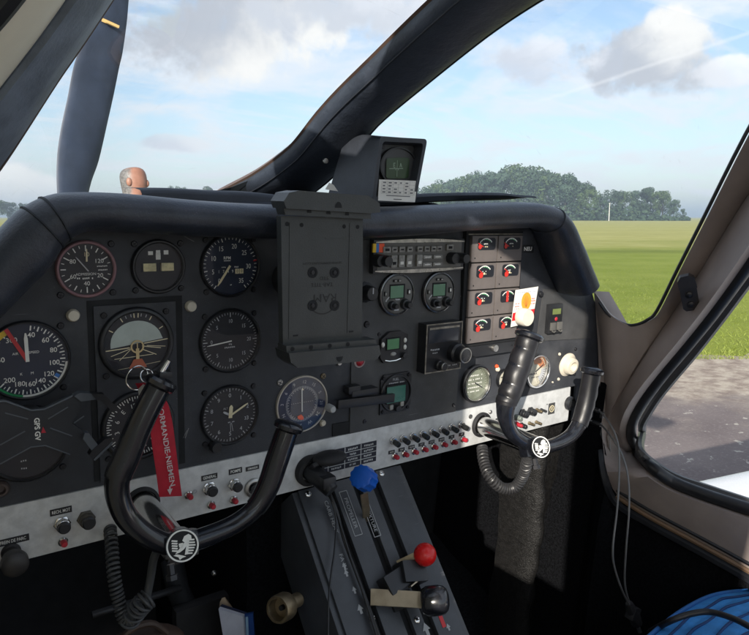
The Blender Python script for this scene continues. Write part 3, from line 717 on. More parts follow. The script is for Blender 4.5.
# --- outside: nose cowling, fuselage flanks, right wing
mb = MB(); rows = []
for (y, hw, zt, zb) in ((0.44, 0.57, 0.08, -0.75), (0.5, 0.55, 0.08, -0.75), (0.9, 0.47, 0.08, -0.70), (1.3, 0.38, 0.03, -0.62), (1.6, 0.28, -0.04, -0.52), (1.70, 0.16, -0.12, -0.42)):
    r = []
    for k in range(32):
        a = 2 * PI * k / 32; ex = 0.7
        cx_, sx_ = math.cos(a), math.sin(a)
        r.append((0.2 + hw * math.copysign(abs(cx_) ** ex, cx_), y, (zt + zb) / 2 + (zt - zb) / 2 * math.copysign(abs(sx_) ** ex, sx_)))
    rows.append(r)
mb.loft(rows, closed=True, cap1=True); part(mb, 'nose_cowling', WPAINT, smooth=50)
mb = MB()
mb.loft([[(0.77, y, -0.20 if y > -0.02 else -0.36), (0.80, y, -0.45), (0.78, y, -0.78), (0.60, y, -0.85)] for y in (0.4, 0.2, 0.0, -0.03, -0.3, -0.8, -1.3)]); part(mb, 'fuselage_flank', WPAINT, smooth=50)
mb = MB(); a0 = atZ(672, 491, -0.62); a1 = atZ(749, 474.5, -0.595); d_ = (a1 - a0) / (a1.x - a0.x)
rows = []
for x in (0.76, 1.2, 2.0, 3.0, 4.0, 4.8):
    le = a0 + d_ * (x - a0.x); ch = 1.35
    prof = [(0.0, 0.0), (0.012, 0.008), (0.05, 0.018), (0.15, 0.030), (0.35, 0.035), (0.6, 0.025), (1.0, 0.0), (0.6, -0.035), (0.35, -0.06), (0.15, -0.055), (0.05, -0.04), (0.012, -0.02)]
    rows.append([(x, le.y + 0.02 - ch * u, le.z + h) for u, h in prof])
mb.loft(rows, closed=True, cap1=True); part(mb, 'wing', WPAINT, smooth=50)
# unseen roof strip over the left seat, kept to block the sun; the right gull wing door stands open
mb = MB(); rows = []
for y in (-0.42, -0.6, -0.8, -1.0, -1.2):
    rows.append([(0.2 + 0.57 * u, y, 0.60 - 0.11 * u * u) for u in [j / 10 for j in range(-10, 3)]])
mb.loft(rows); part(mb, 'sun_block_roof', BEIGEL, smooth=60)

# added left door, unseen: blocks the sun, its window gap shapes the sun patch
DX = lambda y: -0.30 - 0.06 * min(1, max(0, (-0.22 - y) / 0.35))
mb = MB(); rows = []
for y in (-0.20, -0.30, -0.42, -0.53, -0.63): rows.append([(DX(y), y, z) for z in (-0.74, -0.3, -0.06, 0.15, 0.30, 0.49)])
mb.loft(rows); mb.loft([[(DX(y), y, z) for z in (-0.74, -0.45, -0.2, -0.06)] for y in (-0.63, -0.75, -0.87)]); mb.loft([[(DX(y), y, z) for z in (-0.74, -0.2, 0.2, 0.49)] for y in (-0.87, -1.0, -1.2)])
part(mb, 'sun_mask_door', BEIGEL, smooth=60)
mb = MB(); mb.loft([[(-0.335, y, -0.74), (-0.335, y, -0.3), (-0.33, y, zt)] for y, zt in ((-0.26, 0.10), (-0.16, 0.085), (-0.08, 0.075), (0.02, 0.05), (0.12, 0.04), (0.41, 0.03))]); part(mb, 'door_sill', BEIGEL, smooth=60)

mb = MB(); mb.loft([[(-0.272, y, z) for z in (0.05, 0.15, 0.30)] for y in (-0.04, -0.13, -0.225)]); part(mb, 'sun_blocker', BEIGEL, smooth=60)  # unseen slab added to keep the sun off the left of the panel

# ---------------------------------------------------------------- propeller
hub = Vector((0.2, 1.78, -0.27)); d = ray(80, 120); 
pr = thing('propeller', 'dark two-blade propeller with a yellow mark seen through the left windscreen', 'propeller', hub)
def bl(px, py): return at(px, py, 1.78) - hub
edgeL = [(58, 235), (55, 192), (55, 160), (59, 130), (66, 98), (72, 68), (79, 48), (88, 22), (98, -4), (112, -40), (128, -75)]
edgeR = [(84, 235), (92, 188), (101, 160), (110, 120), (116, 92), (121, 66), (124, 52), (128, 22), (130, -4), (133, -40), (138, -75)]
PROPM = mat('propeller_blue_grey', (0.030, 0.042, 0.070), 0.5, var=0.25, vs=8, dust=0.3)
def blade(flip):
    mb = MB(); L = []; Rr = []
    ls = smoothpath([bl(*p) for p in edgeL], 5); rs = smoothpath([bl(*p) for p in edgeR], 5); rows = []
    for i, (a, b_) in enumerate(zip(ls, rs)):
        k = i / (len(ls) - 1); tw = 0.03 * (1 - k) + 0.006; c_ = (a + b_) / 2; th = 0.016 * (1 - k) + 0.004; r = []
        for j in range(14):
            an = 2 * PI * j / 14; u = math.cos(an) * 0.5; q = c_ + (b_ - a) * u; q = q + Vector((0, u * tw * 2 + th * math.sin(an), 0)); r.append(q)
        rows.append(r)
    rows = [[(0.02 * math.cos(2 * PI * j / 14), 0.03 * math.sin(2 * PI * j / 14), 0.02) for j in range(14)]] + rows
    if flip: rows = [[(-q[0], q[1], -q[2]) for q in r] for r in rows]
    mb.loft(rows, closed=True, cap1=True); return mb
b1 = blade(False).build('blade', PROPM, pr, 60); blade(True).build('blade', PROPM, pr, 60)
mb = MB(); m0, m1 = bl(100.5, 21), bl(117, 28.5); dd = (m1 - m0).normalized(); nn_ = Vector((-dd.z, 0, dd.x)) * 0.0045; yy = Vector((0, -0.028, 0))
mb.poly([m0 - nn_ + yy, m1 - nn_ + yy, m1 + nn_ + yy, m0 + nn_ + yy]); mb.poly([m0 - nn_ + yy * .6, m1 - nn_ + yy * .6, m1 + nn_ + yy * .6, m0 + nn_ + yy * .6])
mb.build('yellow_mark', mat('yellow_mark', (0.62, 0.42, 0.16), 0.5), b1, None)
mb = MB(); mb.lathe([(0.15, -0.06), (0.15, 0.02), (0.12, 0.12), (0.07, 0.2), (0.001, 0.24)], seg=32, rot=Matrix.Rotation(-PI / 2, 3, 'X')); mb.build('spinner', WPAINT, pr)

# ---------------------------------------------------------------- glareshield (padded dash top)
gs = thing('padded_glareshield', 'black padded leather glareshield with a rounded front roll along the top of the panel', 'glareshield', (0.2, 0, 0.15))
GI = Matrix.Translation((-0.2, 0, -0.15))
rowsG = []
path = [(-0.335, -0.005), (-0.29, 0.042), (-0.25, 0.084), (-0.222, 0.112), (-0.203, 0.135), (-0.178, 0.148), (-0.14, 0.150), (-0.05, 0.145), (0.05, 0.142), (0.2, 0.143), (0.35, 0.151), (0.46, 0.155), (0.502, 0.153), (0.526, 0.145), (0.544, 0.128), (0.562, 0.102), (0.584, 0.072), (0.604, 0.046), (0.610, 0.038)]
gp = smoothpath([(x, -0.03, z) for x, z in path], 6)
tg_ = []
for i in range(len(gp)):
    a = gp[max(0, i - 1)]; b_ = gp[min(len(gp) - 1, i + 1)]; tg_.append((b_ - a).normalized())
random.seed(2)
for i, p in enumerate(gp):
    tn = tg_[i]; n_ = Vector((-tn.z, 0, tn.x)); r = []
    for k in range(28):
        a = 2 * PI * k / 28; ca, sa = math.cos(a), math.sin(a)
        arm = min(1.0, max(0.0, (p.x - 0.51) / 0.06))
        ry = 0.035 + 0.006 * arm; rz = 0.0195 + 0.0075 * min(1, max(0, (-0.17 - p.x) / 0.05)) + 0.0045 * arm
        r.append(p + Vector((0, -1, 0)) * (ry * math.copysign(abs(ca) ** 0.85, ca)) + n_ * (rz * math.copysign(abs(sa) ** 0.85, sa)) * (1 + 0.012 * math.sin(i * 0.7)))
    rowsG.append(r)
mb = MB(); mb.loft(rowsG, closed=True, cap0=True, cap1=True); mb.bm.transform(GI); roll = mb.build('front_roll', PADL, gs, 60)
for ix in (0.2035, 0.546):                         # stitched seams at the two corners
    pass
for tx in (-0.203, -0.190, 0.520):
    i = min(range(len(gp)), key=lambda k: abs(gp[k].x - tx)); r = rowsG[i]; c_ = gp[i]
    mb = MB(); mb.tube([c_ + (q - c_) * 1.012 for q in r], 0.0013, 5, closed=True); mb.bm.transform(GI); mb.build('seam', mat('dark_stitch', (0.014, 0.017, 0.024), 0.7), roll)
# top pad from the roll forward to the windscreen foot
mb = MB(); rows = []
for i in range(41):
    x = -0.19 + 0.75 * i / 40; e = min(1, max(0, (abs(x - 0.19) - 0.17) / 0.10)); zt = 0.166 + 0.004 * math.sin(x * 7)
    rows.append([(x, 0.006, zt - 0.016 - 0.012 * e), (x, 0.02, zt - 0.004 - 0.020 * e), (x, 0.05, zt + 0.001 - 0.04 * e), (x, 0.16, zt + 0.004 - 0.04 * e), (x, 0.28, zt + 0.004 - 0.05 * e), (x, 0.34, 0.12)])
mb.loft(rows); mb.bm.transform(GI); mb.build('top_pad', mat('dash_top_leather', (0.022, 0.027, 0.038), 0.6, var=0.25, vs=18, bump=0.5, bs=220), gs, 60)
# raised leather edge of the top pad: low ridge left and the curled flap on the right
mb = MB(); fl = [at(x, y, 0.03) for x, y in ((140, 190), (165, 189.5), (190, 190.5), (220, 192), (250, 193), (280, 196))]
rows = [[p + Vector((0, 0.10, 0.002)), p + Vector((0, 0.02, 0.002)), p, p + Vector((0, -0.006, -0.004)), p + Vector((0, -0.006, -0.02))] for p in smoothpath(fl, 4)]
mb.loft(rows); mb.bm.transform(GI); mb.build('ridge', MATS['dash_top_leather'], gs, 60)
mb = MB(); fl = [at(x, y, 0.0) for x, y in ((366, 197), (400, 195.5), (430, 193.5), (470, 192.5), (505, 192.8), (520, 194.5), (537, 195.8))]; rows = []
for i, p in enumerate(smoothpath(fl, 5)):
    k = i / 30; th = 0.010 * (1 - k ** 3) + 0.0015
    rows.append([p + Vector((0, 0.12, -0.004)), p + Vector((0, 0.015, 0)), p + Vector((0, 0.003, -0.001)), p + Vector((0, 0, -0.004)), p + Vector((0, 0.003, -th)), p + Vector((0, 0.05, -th - 0.004))])
mb.loft(rows); mb.bm.transform(GI); mb.build('curled_flap', MATS['dash_top_leather'], gs, 60)

# ---------------------------------------------------------------- instrument panel board
pn = thing('instrument_panel', 'matt black instrument panel board filling the space under the glareshield', 'instrument panel', (0.2, 0, 0), rot=FACE)
PI_ = (-0.2, 0)
def pshift(pts): return [(x - 0.2, z) for x, z in pts]
ol = [(-0.34, -0.150), (-0.34, 0.02), (-0.21, 0.150), (0.555, 0.155), (0.640, 0.035), (0.694, 0.020), (0.716, -0.02), (0.775, -0.19), (0.775, -0.22), (0.668, -0.22), (0.672, -0.150)]
mb = MB(); mb.prism(pshift(ol), -0.004, 0.0); mb.build('panel_board', PANEL, pn)
# radio plate with lower corners screwed on
a, b_ = at(364, 430), at(454.5, 410); c_ = at(453, 232); rp = [(a.x - 0.004, -0.1495), (b_.x, -0.1495), (b_.x + 0.004, -0.05), (b_.x - 0.008, 0.118), (0.175, 0.118), (0.175, -0.1495)]
mb = MB(); mb.prism(pshift(rp), 0.0, 0.0025); mb.build('radio_plate', PLATE, pn)
# attitude plate inside a dark gap
a = at(86.5, 300.8); b_ = at(181.7, 295.5); x0, x1, z1, z0 = a.x, b_.x, (a.z + b_.z) / 2, -0.143
mb = MB(); mb.prism(pshift([(x0, z0), (x1, z0), (x1, z1), (x0, z1)]), 0.0, 0.0008); mb.build('dark_gap', DARK, pn)
mb = MB(); mb.prism(pshift([(x0 + .006, z0 - .002), (x1 - .008, z0 - .002), (x1 - .008, z1 - .006), (x0 + .006, z1 - .006)]), 0.0, 0.0022); mb.build('attitude_plate', PANEL, pn)
# small plates on the right
def platepx(pts, h, name, m=PLATE): 
    q = [at(*p) for p in pts]; mb = MB(); mb.prism(pshift([(v.x, v.z) for v in q]), 0.0, h); return mb.build(name, m, pn)
platepx([(543, 289), (583, 291), (590, 338), (536, 341)], 0.002, 'usb_plate')
platepx([(332, 424), (354, 420), (353, 433), (332, 436)], 0.0015, 'blank_cover', DARK)
# small stuff fixed to the board: screws and studs
def screw_mesh(r, h=0.0022):
    mb = MB(); mb.lathe([(r, 0), (r, h * .6), (r * .75, h), (r * 0.001, h)], seg=16); mb.box((0, 0, h), (r * 1.5, r * .22, 0.0006), 1); mb.box((0, 0, h), (r * .22, r * 1.5, 0.00055), 1); return mb
for px, py, r, m, h in ((72.5, 315, .0066, KNOBW, .006), (190, 306, .0066, KNOBW, .006), (363.5, 421, .0034, DSCREW, .003), (452.5, 404.5, .0034, DSCREW, .003), (378, 334, .003, DSCREW, .003),
                        (365.5, 324, .0048, DSCREW, .004), (361, 358, .0028, STEEL, .003), (338.5, 362.5, .004, STEEL, .003), (322, 422.5, .0042, KNOBW, .004), (500, 408, .002, DSCREW, .002), (559, 354, .0028, KNOBW, .002), (558, 379, .0028, KNOBW, .002), (552, 382, .0016, KNOBW, .002),
                        (575, 349, .003, DSCREW, .002), (574, 374, .003, DSCREW, .002), (496, 366, .003, ORANGE, .003), (497, 369, .004, KNOBW, .003), (546, 404, .002, STEEL, .002), (463, 313, .0034, DSCREW, .003), (460, 296, .0014, WHITE, .002), (540, 294, .005, SATIN, .004)):
    q = at(px, py); mb = MB(Matrix.Translation((q.x - 0.2, q.z, 0.0006))); 
    mb.lathe([(r, 0), (r, h * .55), (r * .8, h), (r * 0.001, h * 1.02)], seg=18)
    if m in (STEEL, DSCREW): mb.box((0, 0, h), (r * 1.5, r * .25, 0.0006), 1)
    mb.build('stud', [m, DARK], pn)
mb = MB(); q = at(527, 249); mb.T = Matrix.Translation((q.x - 0.2, q.z, 0)); mb.box((0, 0, 0.0009), (0.030, 0.0125, 0.0018), 0, bev=0.0004); mb.text('NEU', 0.0088, 0, 0, 0.0021, 1, sx=1.1, bold=0.02); mb.build('name_label', [BLACK, WHITE], pn)
mb = MB(); q = at(526, 260); mb.T = Matrix.Translation((q.x - 0.2, q.z, 0.0004)); mb.text('E', 0.009, 0, 0.003, 0, 0); mb.text('E', 0.009, 0, -0.006, 0, 0); mb.build('worn_lettering', BLACK, pn)
# scuffs beside the altimeter, pale wires under the glareshield
for x0_, y0_, x1_, y1_ in ((183, 438, 187, 430), (185, 438, 188.5, 428), (181, 233.5, 187, 238), (187, 238, 194, 241.5)):
    mb = MB(); a, b_ = at(x0_, y0_), at(x1_, y1_); mb.tube([(a.x - .2, a.z, 0.0004), (b_.x - .2, b_.z, 0.0004)], 0.0005, 5)
    mb.build('scuff', mat('pale_scuff', (0.25, 0.25, 0.26), 0.6), pn)
# ================================================================ INSTRUMENTS
def screw_part(parent, x, y, z=0.0, r=0.0032, m=DSCREW, cache={}):
    k = (r, m.name)
    if k not in cache:
        mb = MB(); mb.lathe([(r, 0), (r, .0012), (r * .8, .002), (r * .001, .0021)], seg=14); mb.box((0, 0, .002), (r * 1.5, r * .24, .0005), 1); mb.box((0, 0, .002), (r * .24, r * 1.5, .00045), 1)
        o = mb.build('screw', [m, DARK], parent); cache[k] = o
    else: o = copyo(cache[k], parent)
    o.location = (x, y, z); o.rotation_euler.z = random.uniform(0, 3)
    return o
def bezel(parent, r, m=SATIN, h=0.0055, inner=0.88, dark=True):
    mb = MB(); ri = r * inner
    mb.ring([(r, 0), (r, h * .55), (r * .975, h * .85), (r * .95, h), (ri + .0012, h), (ri, h * .8), (ri, 0.0006)], 0, 56)
    return mb.build('bezel', m, parent)
def dialface(parent, r, m=DIAL, z=0.0012):
    mb = MB(); mb.disc(r, z, 0, 56); return mb.build('dial', m, parent, smooth=None)
def glass(parent, r, z=0.0045):
    mb = MB(); mb.disc(r, z, 0, 48); return mb.build('cover_glass', GLASS, parent, smooth=None)
def needle(parent, a, l, tail, wd, m=WHITE, z=0.0032, c=(0, 0), tip=0.25, name='needle', hub=None):
    mb = MB(); an = R(a); d = Vector((math.sin(an), math.cos(an))); n = Vector((d.y, -d.x)); c = Vector(c)
    pts = [c - d * tail - n * wd * .5, c - d * tail + n * wd * .5, c + d * l * .8 + n * wd * .5, c + d * l + n * wd * tip * .5, c + d * l - n * wd * tip * .5, c + d * l * .8 - n * wd * .5]
    mb.prism([(p.x, p.y) for p in pts], z, z + .0004)
    if hub: mb.disc(hub, z + .0006, 1, 16, c=tuple(c))
    return mb.build(name, [m, DIAL], parent, smooth=None)
def gauge(name, label, cat, px, py, r, dial=DIAL, bz=SATIN, inner=0.88, screws=True, group=None, scr=0.80, sm=DSCREW, glassy=True, h=0.0055, Y=0.0):
    g = on_panel(name, label, cat, px, py, group, Y); bezel(g, r, bz, h, inner); d = dialface(g, r * inner + .0005, dial)
    if screws:
        for sx in (-1, 1):
            for sy in (-1, 1): screw_part(g, sx * r * scr, sy * r * scr, 0, .0034, sm)
    if glassy: glass(g, r * inner)
    return g, d
ZM = 0.0016
def pos(a, r): return (r * math.sin(R(a)), r * math.cos(R(a)))
def squiggle(mb, x, y, wd, ht, n, mi=0, z=ZM, rnd=random.Random(4)):
    """tiny unreadable print: a row of short strokes"""
    step = wd / n
    for k in range(n):
        if rnd.random() < 0.12: continue
        x0 = x - wd / 2 + step * k; a = rnd.random()
        mb.poly([(x0, y - ht / 2 * (0.5 + .5 * a), z), (x0 + step * .62, y - ht / 2 * (0.5 + .5 * a), z), (x0 + step * .62, y + ht / 2 * (1 - .4 * a), z), (x0, y + ht / 2 * (1 - .4 * a), z)], mi)

# --- manifold pressure (pink ring)
r = .0300; g, d = gauge('manifold_pressure_gauge', 'small round gauge with a pink ring and the word ADMISSION, upper left of the panel', 'gauge', 86, 269, r, bz=PINK, inner=.885, sm=DSCREW, scr=.86)
mb = MB(); q = r * .885
for k in range(24):
    if k == 6: continue
    big = k % 2 == 0; mb.tick(k * 15, q * (.70 if k % 4 == 0 else .74 if big else .82), q * .93, .0011 if big else .0007, ZM, 0)
for s_, a in (('20', 118), ('40', 180), ('60', 240), ('80', 302), ('10', 2), ('120', 58)):
    x, y = pos(a, q * .57); mb.text(s_, q * .235, x, y, ZM, 0 if s_ != '10' else 1)
mb.text('ADMISSION', q * .145, -q * .02, -q * .20, ZM, 0); squiggle(mb, -q * .05, -q * .36, q * .62, q * .08, 9); squiggle(mb, q * .60, q * .10, q * .4, q * .055, 8); squiggle(mb, q * .62, -q * .05, q * .36, q * .06, 8)
mb.build('dial_markings', [WHITE, CREAM], d, None)
needle(g, 2, q * .80, -q * .3, .0016, CREAM, c=(0, 0)); needle(g, -38, q * .62, q * .1, .0011, DGREY)

# --- turn coordinator
r = .0300; g, d = gauge('turn_and_slip_indicator', 'round black dial with two cream bars and small white squares beside the pink ringed gauge', 'gauge', 158, 266.5, r, inner=.86, scr=.84)
mb = MB(); q = r * .86
for x, y, a, b_ in ((-.32, .58, .2, .16), (0, .62, .18, .16), (0, .44, .2, .28), (.34, .60, .2, .18)): mb.box((x * q, y * q, ZM), (a * q, b_ * q, .0002), 0)
mb.build('dial_markings', [WHITE], d, None)
for sx in (-1, 1):
    mb = MB(); mb.box((sx * .37 * q, -.02 * q, .002), (.56 * q, .34 * q, .002), 0, bev=.0005); mb.box((sx * .10 * q, -.02 * q, .0032), (.02 * q, .36 * q, .0004), 1); mb.box((sx * .68 * q, -.02 * q, .0032), (.03 * q, .36 * q, .0004), 1)
    mb.build('ball_tube', [mat('tube_cream', (0.60, 0.53, 0.30), 0.4, var=.25, vs=150), DIAL], d)

# --- RPM
r = .0375; g, d = gauge('tachometer', 'round blue-black dial lettered RPM with white numbers 0 to 35 and a cream pointer', 'gauge', 230, 265.5, r, dial=DIALB, inner=.92, scr=.80)
mb = MB(); q = r * .92
for s_, a in (('0', 218), ('5', 252), ('10', 292), ('15', 329), ('20', 12), ('25', 50), ('30', 94), ('35', 144)):
    x, y = pos(a, q * .66); mb.text(s_, q * .235, x, y, ZM, 0, sx=.82)
for k in range(36):
    a = 218 + k * (286 / 35); big = k % 5 == 0; mb.tick(a, q * (.84 if big else .88), q * .965, .0011 if big else .0007, ZM, 0)
mb.tick(80, q * .86, q * .99, .0018, ZM + .0002, 1)
mb.text('RPM', q * .14, -q * .12, q * .26, ZM, 0, bold=.02); mb.box((-q * .12, q * .17, ZM), (q * .24, q * .025, .0002), 0)
for k, s_ in enumerate('1749'): mb.text(s_, q * .15, q * (-.42 + k * .165), -q * .20, ZM, 0, sx=.8)
for k in range(2): mb.box((q * (.24 + .16 * k), -q * .20, ZM), (q * .14, q * .17, .0003), 2); mb.text('0', q * .15, q * (.24 + .16 * k), -q * .20, ZM + .0004, 3, sx=.8)
squiggle(mb, q * .2, -q * .05, q * .2, q * .06, 5); squiggle(mb, -q * .22, -q * .05, q * .2, q * .04, 5); squiggle(mb, 0, -q * .66, q * .1, q * .05, 3)
mb.build('dial_markings', [WHITE, RED, CREAM, DIAL], d, None)
needle(g, 214, q * .78, q * .04, .0026, CREAM, c=(-.002, -.001), hub=None)

# --- airspeed
r = .0408; g, d = gauge('airspeed_indicator', 'large dial with white numbers, red line and white, green and yellow arcs, left edge', 'gauge', 27, 360, r, dial=DIALB, inner=.935, scr=.80)
mb = MB(); q = r * .935
for s_, a in (('40', 11), ('60', 43), ('80', 72), ('100', 102), ('120', 131), ('140', 155), ('160', 177), ('180', 199), ('200', 222), ('250', 276), ('300', 329)):
    x, y = pos(a, q * (.68 if len(s_) < 3 else .66)); mb.text(s_, q * .185, x, y, ZM, 0, bold=.008)
for k in range(27): a = 8 + k * 12.1; mb.tick(a, q * .80, q * .93, .0013, ZM, 0)
for k in range(26): a = 14 + k * 12.1; mb.tick(a, q * .85, q * .92, .0008, ZM, 0)
mb.arc(q * .94, q * .995, 98, 189, ZM + .0002, 0); mb.arc(q * .94, q * .995, 189, 284, ZM + .0002, 1); mb.arc(q * .84, q * .995, 284, 333, ZM + .0002, 2)
mb.tick(125, q * .80, q * .92, .0036, ZM + .0003, 3)
mb.text('AIR', q * .095, -q * .27, q * .2, ZM, 0); mb.text('SPEED', q * .095, q * .17, q * .2, ZM, 0); mb.text('K', q * .1, -q * .16, -q * .36, ZM, 0); mb.text('M', q * .1, q * .1, -q * .36, ZM, 0)
mb.build('dial_markings', [WHITE, GREEN, YELLOW, BLUE], d, None)
needle(g, 332.5, q * .99, q * .02, .0038, RED, z=.0027, tip=1.0, name='red_line'); needle(g, -1, q * .74, q * .03, .0034, WHITE, z=.0032, tip=.4)

# --- vertical speed
r = .0392; g, d = gauge('vertical_speed_indicator', 'round black dial with thin grey numbers and a needle pointing left, beside the attitude dial', 'gauge', 230, 340.5, r, inner=.92, scr=.80)
mb = MB(); q = r * .92
for s_, a in (('0', 270), ('5', 315), ('10', 0), ('15', 45), ('20', 90), ('15', 135), ('10', 180), ('5', 225)):
    x, y = pos(a, q * .66); mb.text(s_, q * .18, x, y, ZM, 0, sx=.85)
for k in range(60):
    a = 90 + 6 * k
    if 84 < a % 360 < 96 and k: continue
    mb.tick(a, q * (.80 if k % 5 == 0 else .88), q * .95, .0010 if k % 5 == 0 else .0006, ZM, 0)
squiggle(mb, 0, -q * .12, q * .12, q * .06, 3); squiggle(mb, 0, -q * .22, q * .42, q * .06, 10)
mb.build('dial_markings', [DGREY], d, None); needle(g, 263, q * .84, q * .02, .0014, WHITE, hub=None)

# --- altimeter
r = .0378; g, d = gauge('altimeter', 'black altimeter dial numbered 0 to 9 with cream hands and a lower left knob', 'gauge', 229.5, 414.5, r, inner=.92, scr=.84)
mb = MB(); q = r * .92
for k in range(10): x, y = pos(36 * k, q * .70); mb.text(str(k), q * .2, x, y, ZM, 0)
for k in range(50): mb.tick(7.2 * k, q * (.83 if k % 5 == 0 else .89), q * .96, .001 if k % 5 == 0 else .0006, ZM, 0)
mb.box((q * .46, -q * .02, ZM), (q * .26, q * .15, .0002), 1); mb.text('3', q * .17, q * .58, -q * .22, ZM, 0); squiggle(mb, q * .05, -q * .27, q * .35, q * .05, 7); mb.text('ALT', q * .1, -q * .16, q * .25, ZM, 0)
for a in (170, 178): mb.tick(a, q * .3, q * .62, .0005, ZM, 0)
mb.build('dial_markings', [DGREY, DIAL], d, None)
needle(g, 62, q * .74, q * .04, .0022, CREAM, z=.0036, tip=.4); needle(g, 5, q * .36, q * .1, .0046, CREAM, z=.0030, name='short_hand', tip=.3); needle(g, 300, q * .3, q * .0, .0026, DGREY, z=.0026, name='short_hand', tip=.6)
mb = MB(); mb.lathe([(.0072, 0), (.0072, .010), (.006, .012), (.001, .012)], seg=24, c=(-r * .55, -r * .93, 0), wob=lambda a: 1 + .03 * math.sin(18 * a)); mb.build('setting_knob', BLACK, g)

# --- attitude indicator
r = .0405; g, d = gauge('attitude_indicator', 'attitude dial with a pale grey-green sky dome and an orange and cream aircraft symbol', 'gauge', 136.5, 343, r, inner=.86, scr=.82, Y=-.0024)
mb = MB(); q = r * .86
dome = [(-.80, -.10)] + [(-.80 + .0, .04)] + [(.80 * math.cos(R(a)), .02 + .70 * math.sin(R(a))) for a in range(165, 14, -10)] + [(.82, .09)]
mb.poly([(x * q, y * q, ZM) for x, y in dome], 0)
for x0, y0, x1, y1, w_, m_ in ((-.95, -.16, -.22, -.12, .03, 1), (.22, -.02, .98, .06, .03, 1), (-.25, -.13, .25, -.05, .02, 2), (-.80, -.34, -.15, -.14, .022, 1), (.15, -.10, .75, -.22, .022, 1), (-.70, -.44, .5, -.40, .018, 1), (.15, -.20, .6, -.42, .022, 1), (-.55, -.50, -.2, -.18, .018, 1), (.3, -.1, .9, -.18, .018, 1), (-.68, -.80, .72, -.66, .012, 1)):
    dx, dy = x1 - x0, y1 - y0; L = math.hypot(dx, dy); nx, ny = -dy / L * w_ * q / 2, dx / L * w_ * q / 2
    mb.poly([(x0 * q - nx, y0 * q - ny, ZM + .0003), (x1 * q - nx, y1 * q - ny, ZM + .0003), (x1 * q + nx, y1 * q + ny, ZM + .0003), (x0 * q + nx, y0 * q + ny, ZM + .0003)], m_)
for a in (-60, -30, -4, 4, 30, 60): mb.tick(a, q * .82, q * .96, .0010, ZM, 1)
for a in (-20, -10, 10, 20): mb.tick(a, q * .86, q * .95, .0007, ZM, 3)
mb.build('dial_markings', [mat('dome_grey_green', (0.44, 0.50, 0.47), 0.5, var=.08, vs=50), CREAM, DIAL, DGREY], d, None)
mb = MB(); mb.ring([(q * .21, .0026), (q * .21, .0032), (q * .16, .0032), (q * .16, .0026)], 0, 28, c=(0, -q * .10, 0)); mb.box((0, -q * .34, .003), (q * .10, q * .36, .0006), 0); mb.box((0, -q * .12, .003), (q * .03, q * .3, .0006), 0)
mb.prism([(-.13 * q, -.50 * q), (.13 * q, -.50 * q), (.28 * q, -.78 * q), (-.28 * q, -.78 * q)], .0028, .0036, 1)
mb.build('aircraft_symbol', [mat('symbol_cream', (0.62, 0.47, 0.24), 0.5), mat('symbol_orange', (0.42, 0.10, 0.045), 0.5)], g)

# --- directional gyro
r = .0405; g, d = gauge('heading_indicator', 'black compass card dial half hidden behind the left control yoke and red ribbon', 'gauge', 138, 425, r, inner=.88, scr=.82, Y=-.0024)
mb = MB(); q = r * .88
for k in range(72): mb.tick(5 * k, q * (.82 if k % 2 == 0 else .88), q * .96, .001, ZM, 0)
for k, s_ in enumerate(('E', '12', '15', 'S', '21', '24', 'W', '30', '33', 'N', '3', '6')):
    a = -42 + 30 * k; x, y = pos(a, q * .66); mb.text(s_, q * .2, x, y, ZM, 0, rot=-a)
mb.build('dial_markings', [WHITE], d, None); needle(g, 0, q * .55, q * .5, .0018, DGREY)
# --- gauge behind the phone clamp
g, d = gauge('covered_gauge', 'dark round instrument hidden behind the black phone clamp, lower left', 'gauge', 27, 443, .0405, inner=.9, scr=.80)
mb = MB(); squiggle(mb, -.004, -.018, .006, .002, 3); squiggle(mb, -.004, -.026, .006, .002, 3); mb.build('dial_markings', [DGREY], d, None)
q = at(0, 488); mb = MB(Matrix.Translation((q.x - .2, q.z, 0))); mb.lathe([(.0085, 0), (.0085, .004), (.0065, .007), (.0045, .007), (.0035, .003), (.0003, .003)], seg=26); mb.ring([(.0105, 0), (.0105, .0015), (.0088, .0015), (.0088, 0)], 1, 26); mb.build('worn_knob', [mat('worn_brown', (0.07, 0.05, 0.045), 0.5), SATIN], pn)

# --- VOR
r = .0382; g, d = gauge('radio_bearing_indicator', 'blue-tinted dial with thin cream rim, vertical needle and orange flag below the tablet holder', 'gauge', 301.5, 403.5, r, dial=mat('dial_navy', (0.008, 0.016, 0.050), 0.4, var=.3, vs=40), bz=mat('cream_rim', (0.46, 0.42, 0.36), 0.35, 0.3), inner=.955, screws=False, h=.004)
for sx, sy, m_ in ((-1, 1, STEEL), (1, 1, BRASS), (1, -1, KNOBW)): screw_part(g, sx * r * .84, sy * r * .86, 0, .004, m_)
mb = MB(); q = r * .955
for k, s_ in enumerate(('12', '15', 'S', '21', '24', 'W', '30', '33', 'N', '3', '6', '9')):
    a = 6 + 30 * k; x, y = pos(a, q * .80); mb.text(s_, q * .17, x, y, ZM, 0, rot=-a)
for k in range(72): mb.tick(1 + 5 * k, q * (.58 if k % 2 else .54), q * .66, .0007, ZM, 0)
for k in range(-5, 6):
    if k: mb.disc(.0005, ZM, 0, 8, c=(k * q * .085, q * .05))
mb.poly([(-.03 * q, .50 * q, ZM), (.07 * q, .50 * q, ZM), (.02 * q, .60 * q, ZM)], 1)
mb.build('dial_markings', [DGREY, CREAM], d, None)
needle(g, -1, q * .52, q * .34, .0013, WHITE, c=(-.03 * q, .06 * q), tip=1)
mb = MB(); mb.prism([(-.20 * q, -.42 * q), (-.05 * q, -.38 * q), (.04 * q, -.48 * q), (.04 * q, -.58 * q), (-.08 * q, -.58 * q), (-.18 * q, -.52 * q)], .0026, .0032); mb.build('warning_flag', ORANGE, g, None)

